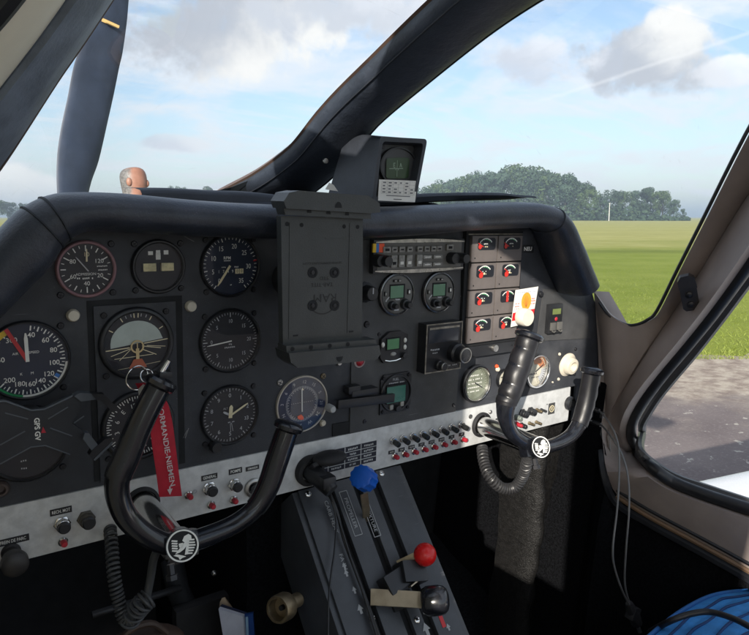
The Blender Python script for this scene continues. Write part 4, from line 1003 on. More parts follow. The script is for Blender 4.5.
# --- two round radio heads
for i, (px, py, lab) in enumerate(((395, 294, 'left one of two round radio heads with a green screen and black knobs'), (437, 292, 'right one of two round radio heads, nearest the block of small engine gauges'))):
    r = .0302; g = on_panel('round_radio_head', lab, 'radio', px, py, 'round radio heads with green screens', -.0025)
    mb = MB(); mb.lathe([(r, 0), (r, .003), (r * .97, .005), (r * .9, .0055), (.0005, .0055)], seg=48); mb.build('housing', SATIN, g)
    mb = MB(); mb.disc(r * .86, .0058, 0, 48); mb.build('fascia', mat('radio_fascia_grey', (0.10, 0.10, 0.095), 0.45, var=.15, vs=50), g, None)
    mb = MB(); mb.ring([(r, .0035), (r * .985, .006), (r * .93, .0066), (r * .92, .0055)], 0, 48); mb.build('rim', mat('dark_chrome', (0.16, 0.16, 0.16), 0.25, 0.8), g)
    mb = MB(); mb.box((-.001, .0045, .0062), (.0265, .0205, .0012), 1, bev=.0004); mb.box((-.002, .004, .0070), (.0225, .0170, .0004), 0); mb.build('screen', [LCD, DARK], g)
    for x, y, a, b_ in ((-.0055, .0195, .0055, .0035), (.0020, .0195, .0055, .0035), (-.0215, .002, .0040, .0065), (.0195, .003, .0045, .0075)):
        mb = MB(); mb.box((x, y, .0068), (a, b_, .0022), 1, bev=.0006); mb.box((x, y, .0080), (a * .6, b_ * .6, .0004), 0); mb.build('button', [WHITE if x > .01 else BUTTON, BLACK], g)
    for x, y, rr in ((-.0105, -.0145, .0062), (.0125, -.0140, .0076)):
        mb = MB(); mb.lathe([(rr, .0055), (rr, .010), (rr * .92, .012), (rr * .62, .0125), (rr * .60, .019), (rr * .5, .020), (.0003, .020)], seg=24, c=(x, y, 0), wob=lambda a: 1 + .025 * math.sin(16 * a)); mb.build('tuning_knob', BLACK, g)
    mb = MB(); mb.arc(r * .30, r * .37, -70, 60, .0062, 0, c=(-.0105, -.0125)); mb.box((.001, -.007, .0061), (.006, .0018, .0003), 0); mb.box((-.001, -.0215, .0061), (.008, .0024, .0003), 0)
    mb.build('fascia_markings', [DGREY], g, None)

# --- small LCD clock unit with white buttons
g = on_panel('digital_clock', 'small black digital clock with green screen and white oval buttons under the left round radio', 'clock', 391.5, 345.5, None, -.0025)
mb = MB(); mb.prism([(-.0235, -.014), (-.017, -.0225), (.019, -.0215), (.0245, -.013), (.0245, .015), (.012, .021), (-.008, .021), (-.022, .012)], 0, .006); mb.build('housing', SATIN, g)
mb = MB(); mb.box((-.002, .004, .0066), (.0245, .0175, .002), 1, bev=.0004); mb.box((-.003, .004, .0078), (.0205, .0145, .0004), 0); mb.build('screen', [mat('lcd_bright_green', (0.10, 0.27, 0.13), 0.25), DARK], g)
for x, y in ((-.0195, .004), (.0195, .007), (.0195, -.003)):
    mb = MB(); mb.sphere((x, y, .006), .0034, 0, 16, (0.8, 1.1, .6)); mb.build('button', WHITE, g)
mb = MB(); mb.lathe([(.0042, .006), (.0042, .012), (.0005, .0125)], seg=18, c=(.017, -.0145, 0)); mb.build('knob', BLACK, g)
mb = MB(); mb.sphere((-.001, -.011, .0055), .0038, 0, 16, (1.35, .8, .9)); mb.build('button', mat('grey_oval_button', (0.34, 0.34, 0.33), .4), g)
mb = MB(); mb.tube([(-.016, -.0185, .0066), (-.008, -.0205, .0066), (.004, -.0205, .0066), (.014, -.018, .0066)], .0012, 6); mb.build('silver_lip', CHROME, g)

# --- fuel computer, square flange with round bezel
g = on_panel('fuel_computer', 'round black unit with teal screen and two white keys, lowest on the radio plate', 'instrument', 394.5, 392.5, None, -.0025)
r = .0295; mb = MB(); mb.prism([(-.027, -.029), (.020, -.029), (.028, -.021), (.028, .024), (.023, .029), (-.022, .029), (-.027, .022)], 0, .003); mb.build('flange', SATIN, g)
mb = MB(); mb.ring([(r * .95, .0025), (r * .95, .005), (r * .92, .0058), (r * .86, .0058), (r * .85, .003)], 0, 48); mb.build('bezel', BLACK, g)
mb = MB(); mb.box((0.0015, -.0005, .0046), (.0385, .0275, .0012), 1); mb.box((-.001, -.001, .0054), (.0335, .0240, .0004), 0); mb.build('screen', [LCDT, DARK], g)
mb = MB(); mb.text('FUEL', .0050, -.001, .0205, .0035, 0); squiggle(mb, .001, .0155, .028, .0022, 13, z=.0035); mb.build('lettering', [DGREY], g, None)
for x, y in ((-.0085, -.0195), (.0105, -.0170)): mb = MB(); mb.box((x, y, .0045), (.0058, .0070, .003), 0, bev=.0006); mb.build('key', BUTTON, g)
mb = MB(); mb.lathe([(.0048, .003), (.0048, .009), (.0003, .0095)], seg=20, c=(.0025, -.0225, 0)); mb.build('knob', BLACK, g)
for sx, sy in ((-1, 1), (1, 1), (-1, -1), (1, -1)): screw_part(g, sx * .0225, sy * .0245, .003, .0028)

# --- ADF / radio box
g = on_panel('square_radio', 'square black radio with a bright edge, dark window and one large and one small knob', 'radio', 437.5, 344.5, None, -.0025)
W_, H_ = .070, .073; mb = MB(); mb.box((-.004, 0, .009), (W_, H_, .018), 0, bev=.0012); mb.build('housing', BLACK, g)
mb = MB(); zf = .0182
mb.box((-.004, 0, zf), (W_ - .004, H_ - .004, .0004), 0); mb.build('fascia', SATIN, g)
mb = MB()
for x, y, a, b_ in ((-.004, H_ / 2 - .001, W_, .0016), (-.004, -H_ / 2 + .001, W_, .0016), (-.004 - W_ / 2 + .001, 0, .0016, H_ - .0034), (-.004 + W_ / 2 - .001, 0, .0016, H_ - .0034)): mb.box((x, y, zf + .0006), (a, b_, .0012), 0)
mb.box((-.004, H_ / 2 - .007, zf + .0008), (W_ - .012, .003, .0008), 0); mb.build('bright_edge', mat('worn_edge_metal', (0.30, 0.28, 0.24), .35, .7, var=.4, vs=80), g)
mb = MB(); mb.box((-.005, .0185, zf + .0004), (.058, .021, .0008), 0, bev=.0003); mb.build('display_window', mat('display_slate', (0.030, 0.036, 0.048), .2), g)
for x, y, rr, hh in ((.018, -.010, .0150, .024), (-.013, -.0255, .0078, .014)):
    mb = MB(); mb.lathe([(rr, zf), (rr, zf + hh * .4), (rr * .8, zf + hh * .5), (rr * .74, zf + hh), (rr * .66, zf + hh + .001), (.0003, zf + hh + .001)], 0, 32, c=(x, y, 0), wob=lambda a: 1 + .015 * math.sin(24 * a))
    mb.ring([(rr * .76, zf + hh - .001), (rr * .76, zf + hh + .001), (rr * .66, zf + hh + .0014), (rr * .66, zf + hh - .001)], 1, 32, c=(x, y, 0)); mb.build('knob', [BLACK, mat('knob_rim_metal', (0.35, 0.34, 0.32), .3, .8)], g)
mb = MB(); squiggle(mb, -.02, -.002, .018, .003, 5, z=zf + .0004); squiggle(mb, -.02, -.007, .010, .002, 4, z=zf + .0004); squiggle(mb, .012, -.029, .026, .0024, 8, z=zf + .0004); mb.build('lettering', [DGREY], g, None)

# --- audio panel / transponder strip
g = on_panel('audio_selector_panel', 'long flat radio with rows of small grey keys and black knobs at both ends', 'radio', 416.5, 255, None, -.0025)
p0, p1 = at(371.5, 256), at(461, 253); L = (p1.x - p0.x); H_ = .046
mb = MB(); mb.box((0, 0, .005), (L, H_, .010), 0, bev=.002); mb.build('housing', BLACK, g)
mb = MB(); mb.box((0, 0, .0102), (L - .012, H_ - .010, .0008), 0); mb.build('fascia', DBUTTON, g)
mb = MB()
for sy in (1, -1):
    n = 24; top = []; bot = []
    for k in range(n + 1):
        u = -1 + 2 * k / n; x = u * (L / 2 - .002); top.append((x, sy * (H_ / 2 - .003 + .0036 * (1 - u * u)))); bot.append((x, sy * (H_ / 2 - .0045)))
    mb.prism(top + list(reversed(bot)), .009, .012)
mb.build('bright_lip', mat('worn_lip_metal', (0.46, 0.44, 0.40), .3, .6, var=.3, vs=90), g)
xs = [-.43, -.33, -.245, -.155, -.035, .05, .13, .20]
KB = mat('worn_key_grey', (0.24, 0.235, 0.22), .5, var=.3, vs=160)
for i, x in enumerate(xs[1:]):
    mb = MB(); mb.box((x * L * .92, .0095, .0125), (.0095, .0075, .004), 0, bev=.001); mb.box((x * L * .92, .0095, .0147), (.005, .002, .0003), 1); mb.build('key', [KB, DARK], g)
for i, x in enumerate((-.33, -.245, -.155, -.035)):
    mb = MB(); mb.box((x * L * .92, -.0065, .0125), (.0100, .0165, .004), 0, bev=.001); mb.box((x * L * .92, -.009, .0147), (.0055, .004, .0003), 1); mb.build('key', [KB, WHITE if i else DARK], g)
for x in (.06, .185):
    for y in (-.002, -.0125): mb = MB(); mb.box((x * L * .92, y, .0125), (.0165, .0055, .004), 0, bev=.0008); mb.box((x * L * .92, y, .0147), (.010, .0012, .0003), 1); mb.build('key', [KB, WHITE], g)
for x, y in ((-.415, .0095), (.335, .011)): mb = MB(); mb.box((x * L * .92, y, .0125), (.013, .0085, .004), 0, bev=.001); mb.box((x * L * .92, y, .0147), (.007, .0035, .0003), 1); mb.build('key', [KB, DARK], g)
mb = MB(); mb.lathe([(.0060, .010), (.0060, .014), (.0005, .0145)], seg=18, c=(-.415 * L * .92, -.004, 0)); mb.build('key', KB, g)
for x in (-.482, -.44, .34, .43):
    mb = MB(); rr = .0085 if x in (-.482, .34) else .0075; hh = .020 if rr < .008 else .013
    mb.lathe([(rr, .010), (rr, .010 + hh * .8), (rr * .85, .010 + hh), (.0004, .010 + hh)], seg=22, c=(x * L * .98, -.0045, 0), wob=lambda a: 1 + .03 * math.sin(14 * a)); mb.build('knob', BLACK, g)
for x, m_ in ((-.535, YELLOW), (-.505, BLUE), (-.465, ORANGE)): mb = MB(); mb.box((x * L * .94, .012, .0118), (.006 if m_ != ORANGE else .010, .012, .003), 0, bev=.0006); mb.build('coloured_key', m_, g)

# --- block of eight small engine gauges
g = on_panel('gauge_mounting_frame', 'black frame holding the eight small taupe engine gauges with a clamp along its foot', 'frame', 488, 288)
tl, tr, bl_, br = at(466, 229), at(519, 225.5), at(460, 344), at(508, 340)
cx0, cz0 = g.location.x, g.location.z; xl = (tl.x + bl_.x) / 2 - cx0; xr = (tr.x + br.x) / 2 - cx0; zt = (at(468.3, 235).z + at(516, 234).z) / 2 - cz0; zb = (at(461, 340.4).z + at(508, 339).z) / 2 - cz0
mb = MB(); mb.box(((xl + xr) / 2, (zt + zb) / 2, .004), (xr - xl + .012, zt - zb + .012, .008), 0, bev=.001); mb.build('backing', DARK, g)
mb = MB(); mb.box(((xl + xr) / 2 + .004, zb - .014, .006), (xr - xl + .01, .017, .010), 0, bev=.001); mb.lathe([(.0055, .011), (.0055, .016), (.0004, .017)], 1, 18, c=((xl + xr) / 2 + .008, zb - .012, 0)); mb.disc(.002, .0113, 2, 12, c=(xr - .006, zb - .012)); mb.build('foot_clamp', [SATIN, STEEL, DARK], g)
mb = MB(); mb.box(((xl + xr) / 2 + .004, zt + .010, .004), (xr - xl + .012, .014, .006), 0, bev=.001); mb.lathe([(.005, .006), (.005, .010), (.0004, .0105)], 1, 14, c=((xl + xr) / 2 + .002, zt + .013, 0)); mb.build('top_clamp', [SATIN, DARK], g)
mb = MB(); mb.box(((xl + xr) / 2, zt + .001, .009), (xr - xl + .006, .0014, .002), 0); mb.build('bright_edge', MATS['worn_edge_metal'], g)
rows_ = (('top left', 'top right'), ('left in the second row', 'right in the second row'), ('left in the third row', 'the one with an upright red bar'), ('bottom left', 'bottom right'))
cw, ch = (xr - xl) / 2, (zt - zb) / 4
for i in range(4):
    for j in range(2):
        gx, gz = cx0 + xl + cw * (j + .5), cz0 + zt - ch * (i + .5)
        q = thing('small_engine_gauge', 'small taupe engine gauge, %s of the block of eight' % rows_[i][j], 'gauge', (gx, -.008, gz), 'eight small engine gauges in two columns', FACE)
        mb = MB(); mb.box((0, 0, .003), (cw - .0022, ch - .0022, .006), 0, bev=.0006); mb.build('face_plate', TAUPE, q)
        wx, wy = cw * .66, ch * .44; oy = ch * .18
        mb = MB(); pts = []
        for sx, sy in ((1, 1), (-1, 1), (-1, -1), (1, -1)):
            for k in range(5):
                a = {(1, 1): 0, (-1, 1): 90, (-1, -1): 180, (1, -1): 270}[(sx, sy)] + k * 22.5; rr = .004
                pts.append((sx * (wx / 2 - rr) + rr * math.cos(R(a)) + cw * .06, sy * (wy / 2 - rr) + rr * math.sin(R(a)) + oy))
        mb.prism(pts, .006, .0066); wn = mb.build('window', DIAL, q, None)
        mb = MB(); c_ = (cw * .02, oy - wy * .45)
        mb.arc(wy * .86, wy * .93, -52, 48, .0070, 0, c=c_)
        mb.arc(wy * .79, wy * .84, -10, 40, .0070, 2, c=c_)
        for k in range(7): mb.tick(-50 + 16 * k, wy * .80, wy * .88, .0005, .0071, 0, c=c_)
        rr_ = random.Random(i * 2 + j)
        squiggle(mb, c_[0], c_[1] + wy * .45, wx * .24, wy * .11, 4, 0, z=.0071, rnd=rr_); squiggle(mb, c_[0] + wx * .03, c_[1] + wy * .22, wx * .2, wy * .10, 3, 3, z=.0071, rnd=rr_)
        mb.build('dial_markings', [WHITE, RED, GREEN, CREAM], wn, None)
        mb = MB()
        if (i, j) == (2, 1): mb.box((c_[0] - .002, oy, .0074), (.0046, wy * .92, .0005), 0)
        elif i == 0: mb.disc(.0036, .0073, 0, 14, c=(cw * .06 - wx * .40, oy - wy * .22)); mb.tick(-62, .002, wy * .8, .0012, .0075, 0, c=(c_[0] - .004, c_[1] + .003))
        else: mb.disc(.0044, .0073, 0, 16, c=(cw * .06 - wx * .26, oy - wy * .32)); mb.tick(-58, .002, wy * .85, .0014, .0075, 0, c=(c_[0], c_[1] + .003)); mb.disc(.0018, .0076, 1, 12, c=(c_[0] - .001, c_[1] + .005))
        mb.build('pointer', [mat('pointer_red', (0.62, 0.035, 0.025), .5), CREAM], q, None)
        mb = MB(); mb.disc(.0013, .0063, 0, 12, c=(-cw * .36, -ch * .33)); mb.build('adjuster_hole', DARK, q, None)

# --- right hand lower gauges
r = .0285; g, d = gauge('exhaust_temperature_gauge', 'round gauge with a chrome rim and pale green scale, left of the right yoke', 'gauge', 474.5, 383, r, dial=mat('dial_pale_olive', (0.20, 0.22, 0.17), .5, var=.25, vs=60), bz=CHROME, inner=.90, screws=False, h=.009)
mb = MB(); q = r * .9
for k in range(5): squiggle(mb, 0, q * (.5 - .25 * k), q * 1.2, q * .10, 12, 0)
mb.ticks(-120, 120, 25, q * .84, q * .96, .0006, ZM, 1); mb.build('dial_markings', [WHITE, DIAL], d, None); needle(g, 120, q * .7, q * .1, .0016, DIAL)
mb = MB(); mb.ring([(r * 1.07, 0), (r * 1.07, .006), (r * 1.0, .0075), (r * .98, 0)], 0, 48); mb.build('outer_ring', SATIN, g)
g, d = gauge('small_round_gauge', 'very small cream dial half hidden behind the left grip of the right yoke', 'gauge', 503, 378.5, .0165, dial=mat('dial_ivory', (0.55, 0.52, 0.42), .5, var=.2, vs=120), bz=SATIN, inner=.85, screws=False, h=.006)
mb = MB(); squiggle(mb, 0, .003, .014, .003, 6); squiggle(mb, 0, -.004, .012, .003, 5); mb.ticks(-120, 120, 13, .0105, .0135, .0006, ZM, 0); mb.build('dial_markings', [DIAL], d, None)
r = .0300; g, d = gauge('fuel_pressure_gauge', 'chrome rimmed gauge with ivory and orange dial between the grips of the right yoke', 'gauge', 535, 370.5, r, dial=MATS['dial_ivory'], bz=CHROME, inner=.84, screws=False, h=.009)
mb = MB(); q = r * .84
mb.arc(q * .45, q * .95, -20, 75, ZM, 1); mb.arc(q * .55, q * .97, 85, 150, ZM, 2); mb.ticks(-100, 160, 27, q * .8, q * .95, .0008, ZM + .0002, 0); squiggle(mb, -q * .2, -q * .2, q, q * .15, 8); squiggle(mb, 0, -q * .45, q * .8, q * .1, 8)
mb.build('dial_markings', [DIAL, mat('faded_orange', (0.55, 0.22, 0.10), .5), DGREY], d, None); needle(g, 60, q * .8, q * .1, .0018, DIAL)
# --- eyeball air vent
g = on_panel('air_vent', 'cream round air nozzle near the right end of the panel', 'air vent', 567, 364.5)
mb = MB(); mb.lathe([(.0215, 0), (.0215, .002), (.0195, .0035), (.0165, .005), (.0158, .010), (.0140, .014), (.0090, .015), (.0078, .012), (.0070, .004), (.0004, .0035)], seg=40, rot=Matrix.Rotation(R(6), 3, 'X'), wob=lambda a: 1.0); mb.build('nozzle', KNOBW, g)
mb = MB(); mb.lathe([(.0068, .0045), (.0004, .0047)], seg=24); mb.build('duct', mat('vent_inside', (0.10, 0.08, 0.06), .6), g)
# --- usb / hour meter
g = on_panel('power_socket_unit', 'small black unit with a greenish display, red button and two covered sockets on the right', 'socket', 552, 318, None, -.002)
mb = MB(); mb.box((0, 0, .004), (.034, .050, .008), 0, bev=.001); mb.build('housing', BLACK, g)
mb = MB(); mb.box((.001, .0125, .0084), (.0205, .0095, .0008), 0); mb.build('display', mat('lcd_olive', (0.16, 0.20, 0.07), .3), g)
mb = MB(); mb.sphere((.001, -.0005, .008), .0036, 0, 14, (1, 1, .5)); mb.build('button', REDCAP, g)
for x in (-.0075, .0095): mb = MB(); mb.box((x, -.0125, .0095), (.0118, .0135, .004), 0, bev=.001); mb.tube([(x - .004, -.020, .012), (x, -.022, .013), (x + .004, -.0205, .012)], .0014, 6); mb.build('socket_cover', DBUTTON, g)
# --- card and ivory knob on the right
g = on_panel('hanging_card', 'white card with yellow emblem and red band hanging just above the right yoke', 'card', 526, 311, None, -.020)
cq = [at(*p, -.020) - g.location for p in ((515.5, 290), (538, 286.5), (532, 322), (510.5, 327))]
C2 = [(v.x, v.z) for v in cq]
def cu(u, v):      # u right, v down inside the card
    a = Vector(C2[0]).lerp(Vector(C2[1]), u); b_ = Vector(C2[3]).lerp(Vector(C2[2]), u); return a.lerp(b_, v)
mb = MB(); mb.prism(C2, 0, .0008); mb.build('card_sheet', CARDW, g, None)
mb = MB(); 
def cquad(u0, v0, u1, v1, mi, z=.0011): mb.poly([(*cu(u0, v0), z), (*cu(u1, v0), z), (*cu(u1, v1), z), (*cu(u0, v1), z)], mi)
cquad(.0, .62, 1, .84, 0)
c_ = cu(.54, .36); ax = (cu(.9, .36) - cu(.54, .36)).length * .62; mb.poly([(c_.x + ax * math.cos(2 * PI * k / 24), c_.y + ax * 1.25 * math.sin(2 * PI * k / 24), .0011) for k in range(24)], 1)
for k in range(7):                                         # fan of ribs inside the emblem
    a = R(-60 + 20 * k); mb.poly([(c_.x - .0004, c_.y - ax * .8, .0013), (c_.x + .0004, c_.y - ax * .8, .0013), (c_.x + ax * .75 * math.sin(a) + .0004, c_.y - ax * .8 + ax * 1.6 * math.cos(a), .0013), (c_.x + ax * .75 * math.sin(a) - .0004, c_.y - ax * .8 + ax * 1.6 * math.cos(a), .0013)], 2)
rr_ = random.Random(8)
for u, v, wd, n, mi in ((.15, .38, .2, 5, 0), (.15, .46, .2, 5, 0), (.15, .52, .2, 5, 0), (.87, .32, .2, 5, 0), (.87, .38, .2, 5, 0), (.87, .46, .2, 5, 0), (.5, .10, .85, 16, 3), (.6, .66, .6, 10, 4)):
    p_ = cu(u, v); squiggle(mb, p_.x, p_.y, wd * (cu(1, v) - cu(0, v)).length, .0022, n, mi, z=.0014, rnd=rr_)
mb.build('print', [mat('card_red', (0.62, 0.02, 0.03), .5), mat('card_yellow', (0.75, 0.36, 0.04), .5), mat('card_orange', (0.62, 0.20, 0.04), .5), mat('card_grey_print', (0.40, 0.45, 0.55), .5), CARDW], g, None)
g = on_panel('ivory_pull_knob', 'thick ivory round pull knob in front of the white card', 'knob', 521, 339)
g.location = at(509, 314, 0) ; 
mb = MB(); mb.lathe([(.004, 0), (.004, .022), (.0125, .024), (.0142, .027), (.0142, .038), (.0128, .041), (.0004, .0415)], seg=36); mb.build('knob', mat('ivory_knob', (0.72, 0.68, 0.58), .4), g); mb = MB(); mb.ring([(.009, 0), (.009, .004), (.004, .004), (.004, 0)], 0, 24); mb.build('collar', KNOBW, g)

# --- knobs half hidden by the tablet holder, red warning lamp, black lever
g = on_panel('selector_knob', 'black selector knob peeking out right of the tablet holder', 'knob', 364, 292)
mb = MB(); mb.lathe([(.014, 0), (.014, .004), (.0105, .006), (.0095, .020), (.0085, .021), (.0004, .021)], seg=30, wob=lambda a: 1 + .03 * math.sin(12 * a)); mb.build('cap', BLACK, g); mb = MB(); mb.box((0, .004, .0214), (.0016, .008, .0006), 0); mb.build('index_mark', DGREY, g, None)
g = on_panel('warning_lamp', 'red push lamp with a pale ring just below the tablet holder', 'lamp', 358.5, 361)
mb = MB(); mb.ring([(.0088, 0), (.0088, .003), (.0070, .0045), (.0066, .0)], 0, 28); mb.build('ring', mat('pale_pink_ring', (0.62, 0.50, 0.50), .4), g); mb = MB(); mb.sphere((0, 0, .002), .0066, 0, 20, (1, 1, .7)); mb.build('lens', REDCAP, g)
g = on_panel('cabin_heat_lever', 'black horizontal slide lever with a pale end pin left of the fuel computer', 'lever', 358, 398)
p = [at(332, 402, -.015), at(338, 392.5, -.012), at(350, 392, -.012), at(372, 397, -.018), at(384, 399, -.018)]
lo = g.location; F2 = lambda v: (v.x - lo.x, v.z - lo.z, -(v.y - lo.y))
mb = MB(); a, b_ = at(331, 401, -.014), at(381, 397.5, -.014); mid = (a + b_) / 2
mb.box((0.002, 0, .017), ((b_ - a).length + .012, .0125, .006), 0, bev=.0015, rot=Matrix.Rotation(R(-3), 3, 'Z')); mb.build('bar', SATIN, g)
mb = MB(); mb.box((.0, .0125, .009), (.044, .0085, .018), 0, bev=.002); mb.build('bracket', BLACK, g)
mb = MB(); mb.box((-.017, .018, .010), (.020, .011, .014), 0, bev=.003); mb.build('thumb_tab', SATIN, g)
mb = MB(); mb.lathe([(.0052, .012), (.0052, .022), (.0040, .025), (.0003, .0255)], seg=20, c=((a.x - lo.x) - .003, -.001, 0)); mb.build('pin', mat('pale_pin', (0.42, 0.43, 0.43), .4), g)

# ================================================================ LOWER SWITCH STRIP
tlz, blz = -.1495, -.2125
st = thing('switch_strip', 'long bare metal strip of switches and breakers along the foot of the panel', 'switch panel', (.2, -.001, -.181), rot=FACE)
mb = MB(); mb.box((-.035, 0, -.0005), (1.005 - .03, tlz - blz, .004), 0, bev=.0006); mb.build('metal_strip', ALU, st)
def sp_(px, py): q = at(px, py, -.003); return q.x - .2, q.z + .181
ST_Z = .0016
def ltext(px, py, s_, wd, ht, size, sx=1.0):
    x, y = sp_(px, py); mb = MB(Matrix.Translation((x, y, ST_Z)))
    mb.box((0, 0, .0003), (wd, ht, .0010), 0)
    mb.text(s_, size, 0, 0, .0010, 1, bold=.015, sx=sx); mb.build('name_label', [BLACK, WHITE], st, None)
ltext(13, 540.5, 'FREIN DE PARC', .0300, .0072, .0050, .70)
ltext(61, 511, 'RECH. MOT', .0215, .0072, .0050, .70)
ltext(209.5, 477, 'GENERAL', .0200, .0066, .0050, .78)
ltext(235.5, 471, 'POMPE', .0175, .0070, .0054, .82)
ltext(252.5, 468, 'DEMARREUR', .0180, .0056, .0038, .62)
def button(px, py, r=.0062, cap=BLACK, nut=CHROME, L=.012, name='push_button'):
    x, y = sp_(px, py); mb = MB(Matrix.Translation((x, y, ST_Z)))
    mb.lathe([(r * 1.25, 0), (r * 1.25, .0025), (r * 1.05, .0035), (r * .9, .0035)], 1, 6)
    mb.lathe([(r, .003), (r, .003 + L * .55), (r * .92, .003 + L * .6)], 1, 22)
    mb.lathe([(r * .9, .003 + L * .55), (r * .9, .003 + L * .9), (r * .7, .003 + L), (.0003, .003 + L)], 0, 22); return mb.build(name, [cap, nut], st)
def breaker(px, py, r=.0034):
    x, y = sp_(px, py); mb = MB(Matrix.Translation((x, y, ST_Z)))
    mb.lathe([(r * 1.55, 0), (r * 1.5, .002), (r * 1.2, .003), (r * 1.05, .003)], 1, 20); mb.lathe([(r, .002), (r, .008), (r * .8, .0095), (.0003, .0097)], 0, 18); return mb.build('breaker_button', [REDCAP, CHROME], st)
button(62, 523.5, .0070); button(209, 488, .0070); button(234, 484, .0066)
button(86, 518.5, .0078, BLACK, mat('bronze_nut', (.08, .07, .055), .4, .4), .013, 'pull_knob')
for p in ((63, 541.5), (211, 504.5), (233.5, 499.5), (188.5, 495)): breaker(*p)
x, y = sp_(195, 491.5); mb = MB(Matrix.Translation((x, y, ST_Z))); mb.ring([(.0026, 0), (.0026, .001), (.0017, .001), (.0017, 0)], 0, 16); mb.build('rivet', DGREY, st)
x, y = sp_(253.5, 487.5); mb = MB(Matrix.Translation((x, y, ST_Z))); mb.ring([(.0125, 0), (.0125, .003), (.0105, .0045), (.0088, .0045), (.0080, 0)], 0, 30); mb.disc(.0082, .0008, 1, 24); mb.lathe([(.005, .001), (.005, .004), (.0003, .004)], 2, 18); mb.build('key_switch', [STEEL, BLACK, SATIN], st)
# big parking brake knob
x, y = sp_(11, 552); mb = MB(Matrix.Translation((x, y, ST_Z))); mb.lathe([(.0095, 0), (.0095, .002), (.0075, .004), (.0072, .014), (.0115, .018), (.0130, .023), (.0125, .031), (.0090, .034), (.0003, .0345)], seg=32); mb.build('parking_brake_knob', mat('dull_dark_knob', (.022, .021, .022), .5), st)
# placard of sixteen small labels
q = [sp_(*p) for p in ((311, 456), (376.5, 439.5), (375.5, 461), (319, 474.5))]
xa, xb = -.0 + min(q[0][0], q[3][0]), max(q[1][0], q[2][0]); ya, yb = (q[0][1] + q[1][1]) / 2, (q[2][1] + q[3][1]) / 2
mb = MB(); mb.box(((xa + xb) / 2, (ya + yb) / 2, ST_Z + .0004), (xb - xa, ya - yb, .0010), 0)
for k in range(1, 4): mb.box((xa + (xb - xa) * k / 4, (ya + yb) / 2, ST_Z + .001), (.0010, ya - yb, .0004), 1); mb.box(((xa + xb) / 2, yb + (ya - yb) * k / 4, ST_Z + .001), (xb - xa, .0008, .0004), 1)
rr_ = random.Random(12)
for i in range(4):
    for j in range(4): squiggle(mb, xa + (xb - xa) * (i + .5) / 4, yb + (ya - yb) * (j + .5) / 4, (xb - xa) / 4 * (.62 if rr_.random() > .25 else .4), .0034, 6, 1, z=ST_Z + .0013, rnd=rr_)
mb.build('circuit_placard', [mat('placard_navy', (.012, .014, .026), .5), mat('placard_print', (.55, .56, .55), .6)], st, None)
# eight toggles over eight breakers
a0, a1 = Vector((392.5, 440.5)), Vector((460.5, 424.5)); b0, b1 = Vector((394.5, 456)), Vector((462.5, 438.8)); l0, l1 = Vector((391.5, 452)), Vector((461.5, 434.2))
for k in range(8):
    p = a0.lerp(a1, k / 7); x, y = sp_(*p); mb = MB(Matrix.Translation((x, y, ST_Z)))
    mb.lathe([(.0058, 0), (.0058, .003), (.0048, .004), (.0046, .006), (.004, .006)], 1, 18)
    mb.lathe([(.0040, .005), (.0044, .012), (.0040, .016), (.0003, .0165)], 0, 16, rot=Matrix.Rotation(R(8), 3, 'X')); mb.build('toggle_switch', [mat('smoky_toggle', (.035, .037, .038), .25, .4), CHROME], st)
    breaker(*b0.lerp(b1, k / 7), .0036)
for k in range(8):
    p = l0.lerp(l1, k / 7); x, y = sp_(p.x, p.y); mb = MB(Matrix.Translation((x, y, ST_Z + .0002)))
    mb.box((0, 0, .0004), (.0112, .0052, .0008), 0); mb.text(('ANTI', 'NAV', 'PHARE', 'ATT', 'GYRO', 'RADIO', 'TB', 'PIT')[k], .0034, 0, 0, .0010, 1, sx=.85); mb.build('name_label', [BLACK, WHITE], st, None)
# right end: small knobs, brass ends, emblem plate, socket
for px, py, r_, m_ in ((522, 413, .0062, BLACK), (530, 411, .0062, BLACK), (536.5, 410, .003, BRASS), (541, 409.5, .0022, BLACK), (516, 417, .0045, mat('sage_knob', (.16, .18, .16), .4)), (521, 425, .004, BLACK), (516.5, 424, .0035, REDCAP), (529, 423, .0025, BRASS), (536, 422, .0025, BRASS), (497, 421, .0045, BLACK)): button(px, py, r_, m_, m_, .010, 'push_button')
x, y = sp_(490.5, 412); mb = MB(Matrix.Translation((x, y, ST_Z))); mb.lathe([(.0035, 0), (.0035, .001), (.0025, .002), (.0003, .002)], seg=14); mb.build('rivet', STEEL, st)
x, y = sp_(470.5, 416.5); mb = MB(Matrix.Translation((x, y, ST_Z))); mb.lathe([(.0036, 0), (.0036, .0012), (.0025, .002), (.0003, .002)], seg=14); mb.build('rivet', mat('dark_rivet', (.1, .1, .1), .4, .6), st)
x, y = sp_(551.5, 408.5); mb = MB(Matrix.Translation((x, y, ST_Z))); mb.box((0, 0, .0005), (.0165, .0200, .001), 0); mb.ring([(.0062, .0011), (.0062, .0014), (.0050, .0014), (.0050, .0011)], 1, 24); mb.text('8', .0095, 0, 0, .0012, 1); mb.build('emblem_plate', [mat('plate_grey', (.05, .05, .05), .5), CREAM], st, None)
x, y = sp_(569, 403); mb = MB(Matrix.Translation((x, y, ST_Z))); mb.ring([(.0125, 0), (.0125, .006), (.0095, .008), (.0085, .0)], 0, 28); mb.disc(.0088, .001, 1); mb.build('jack_socket', [SATIN, DARK], st)
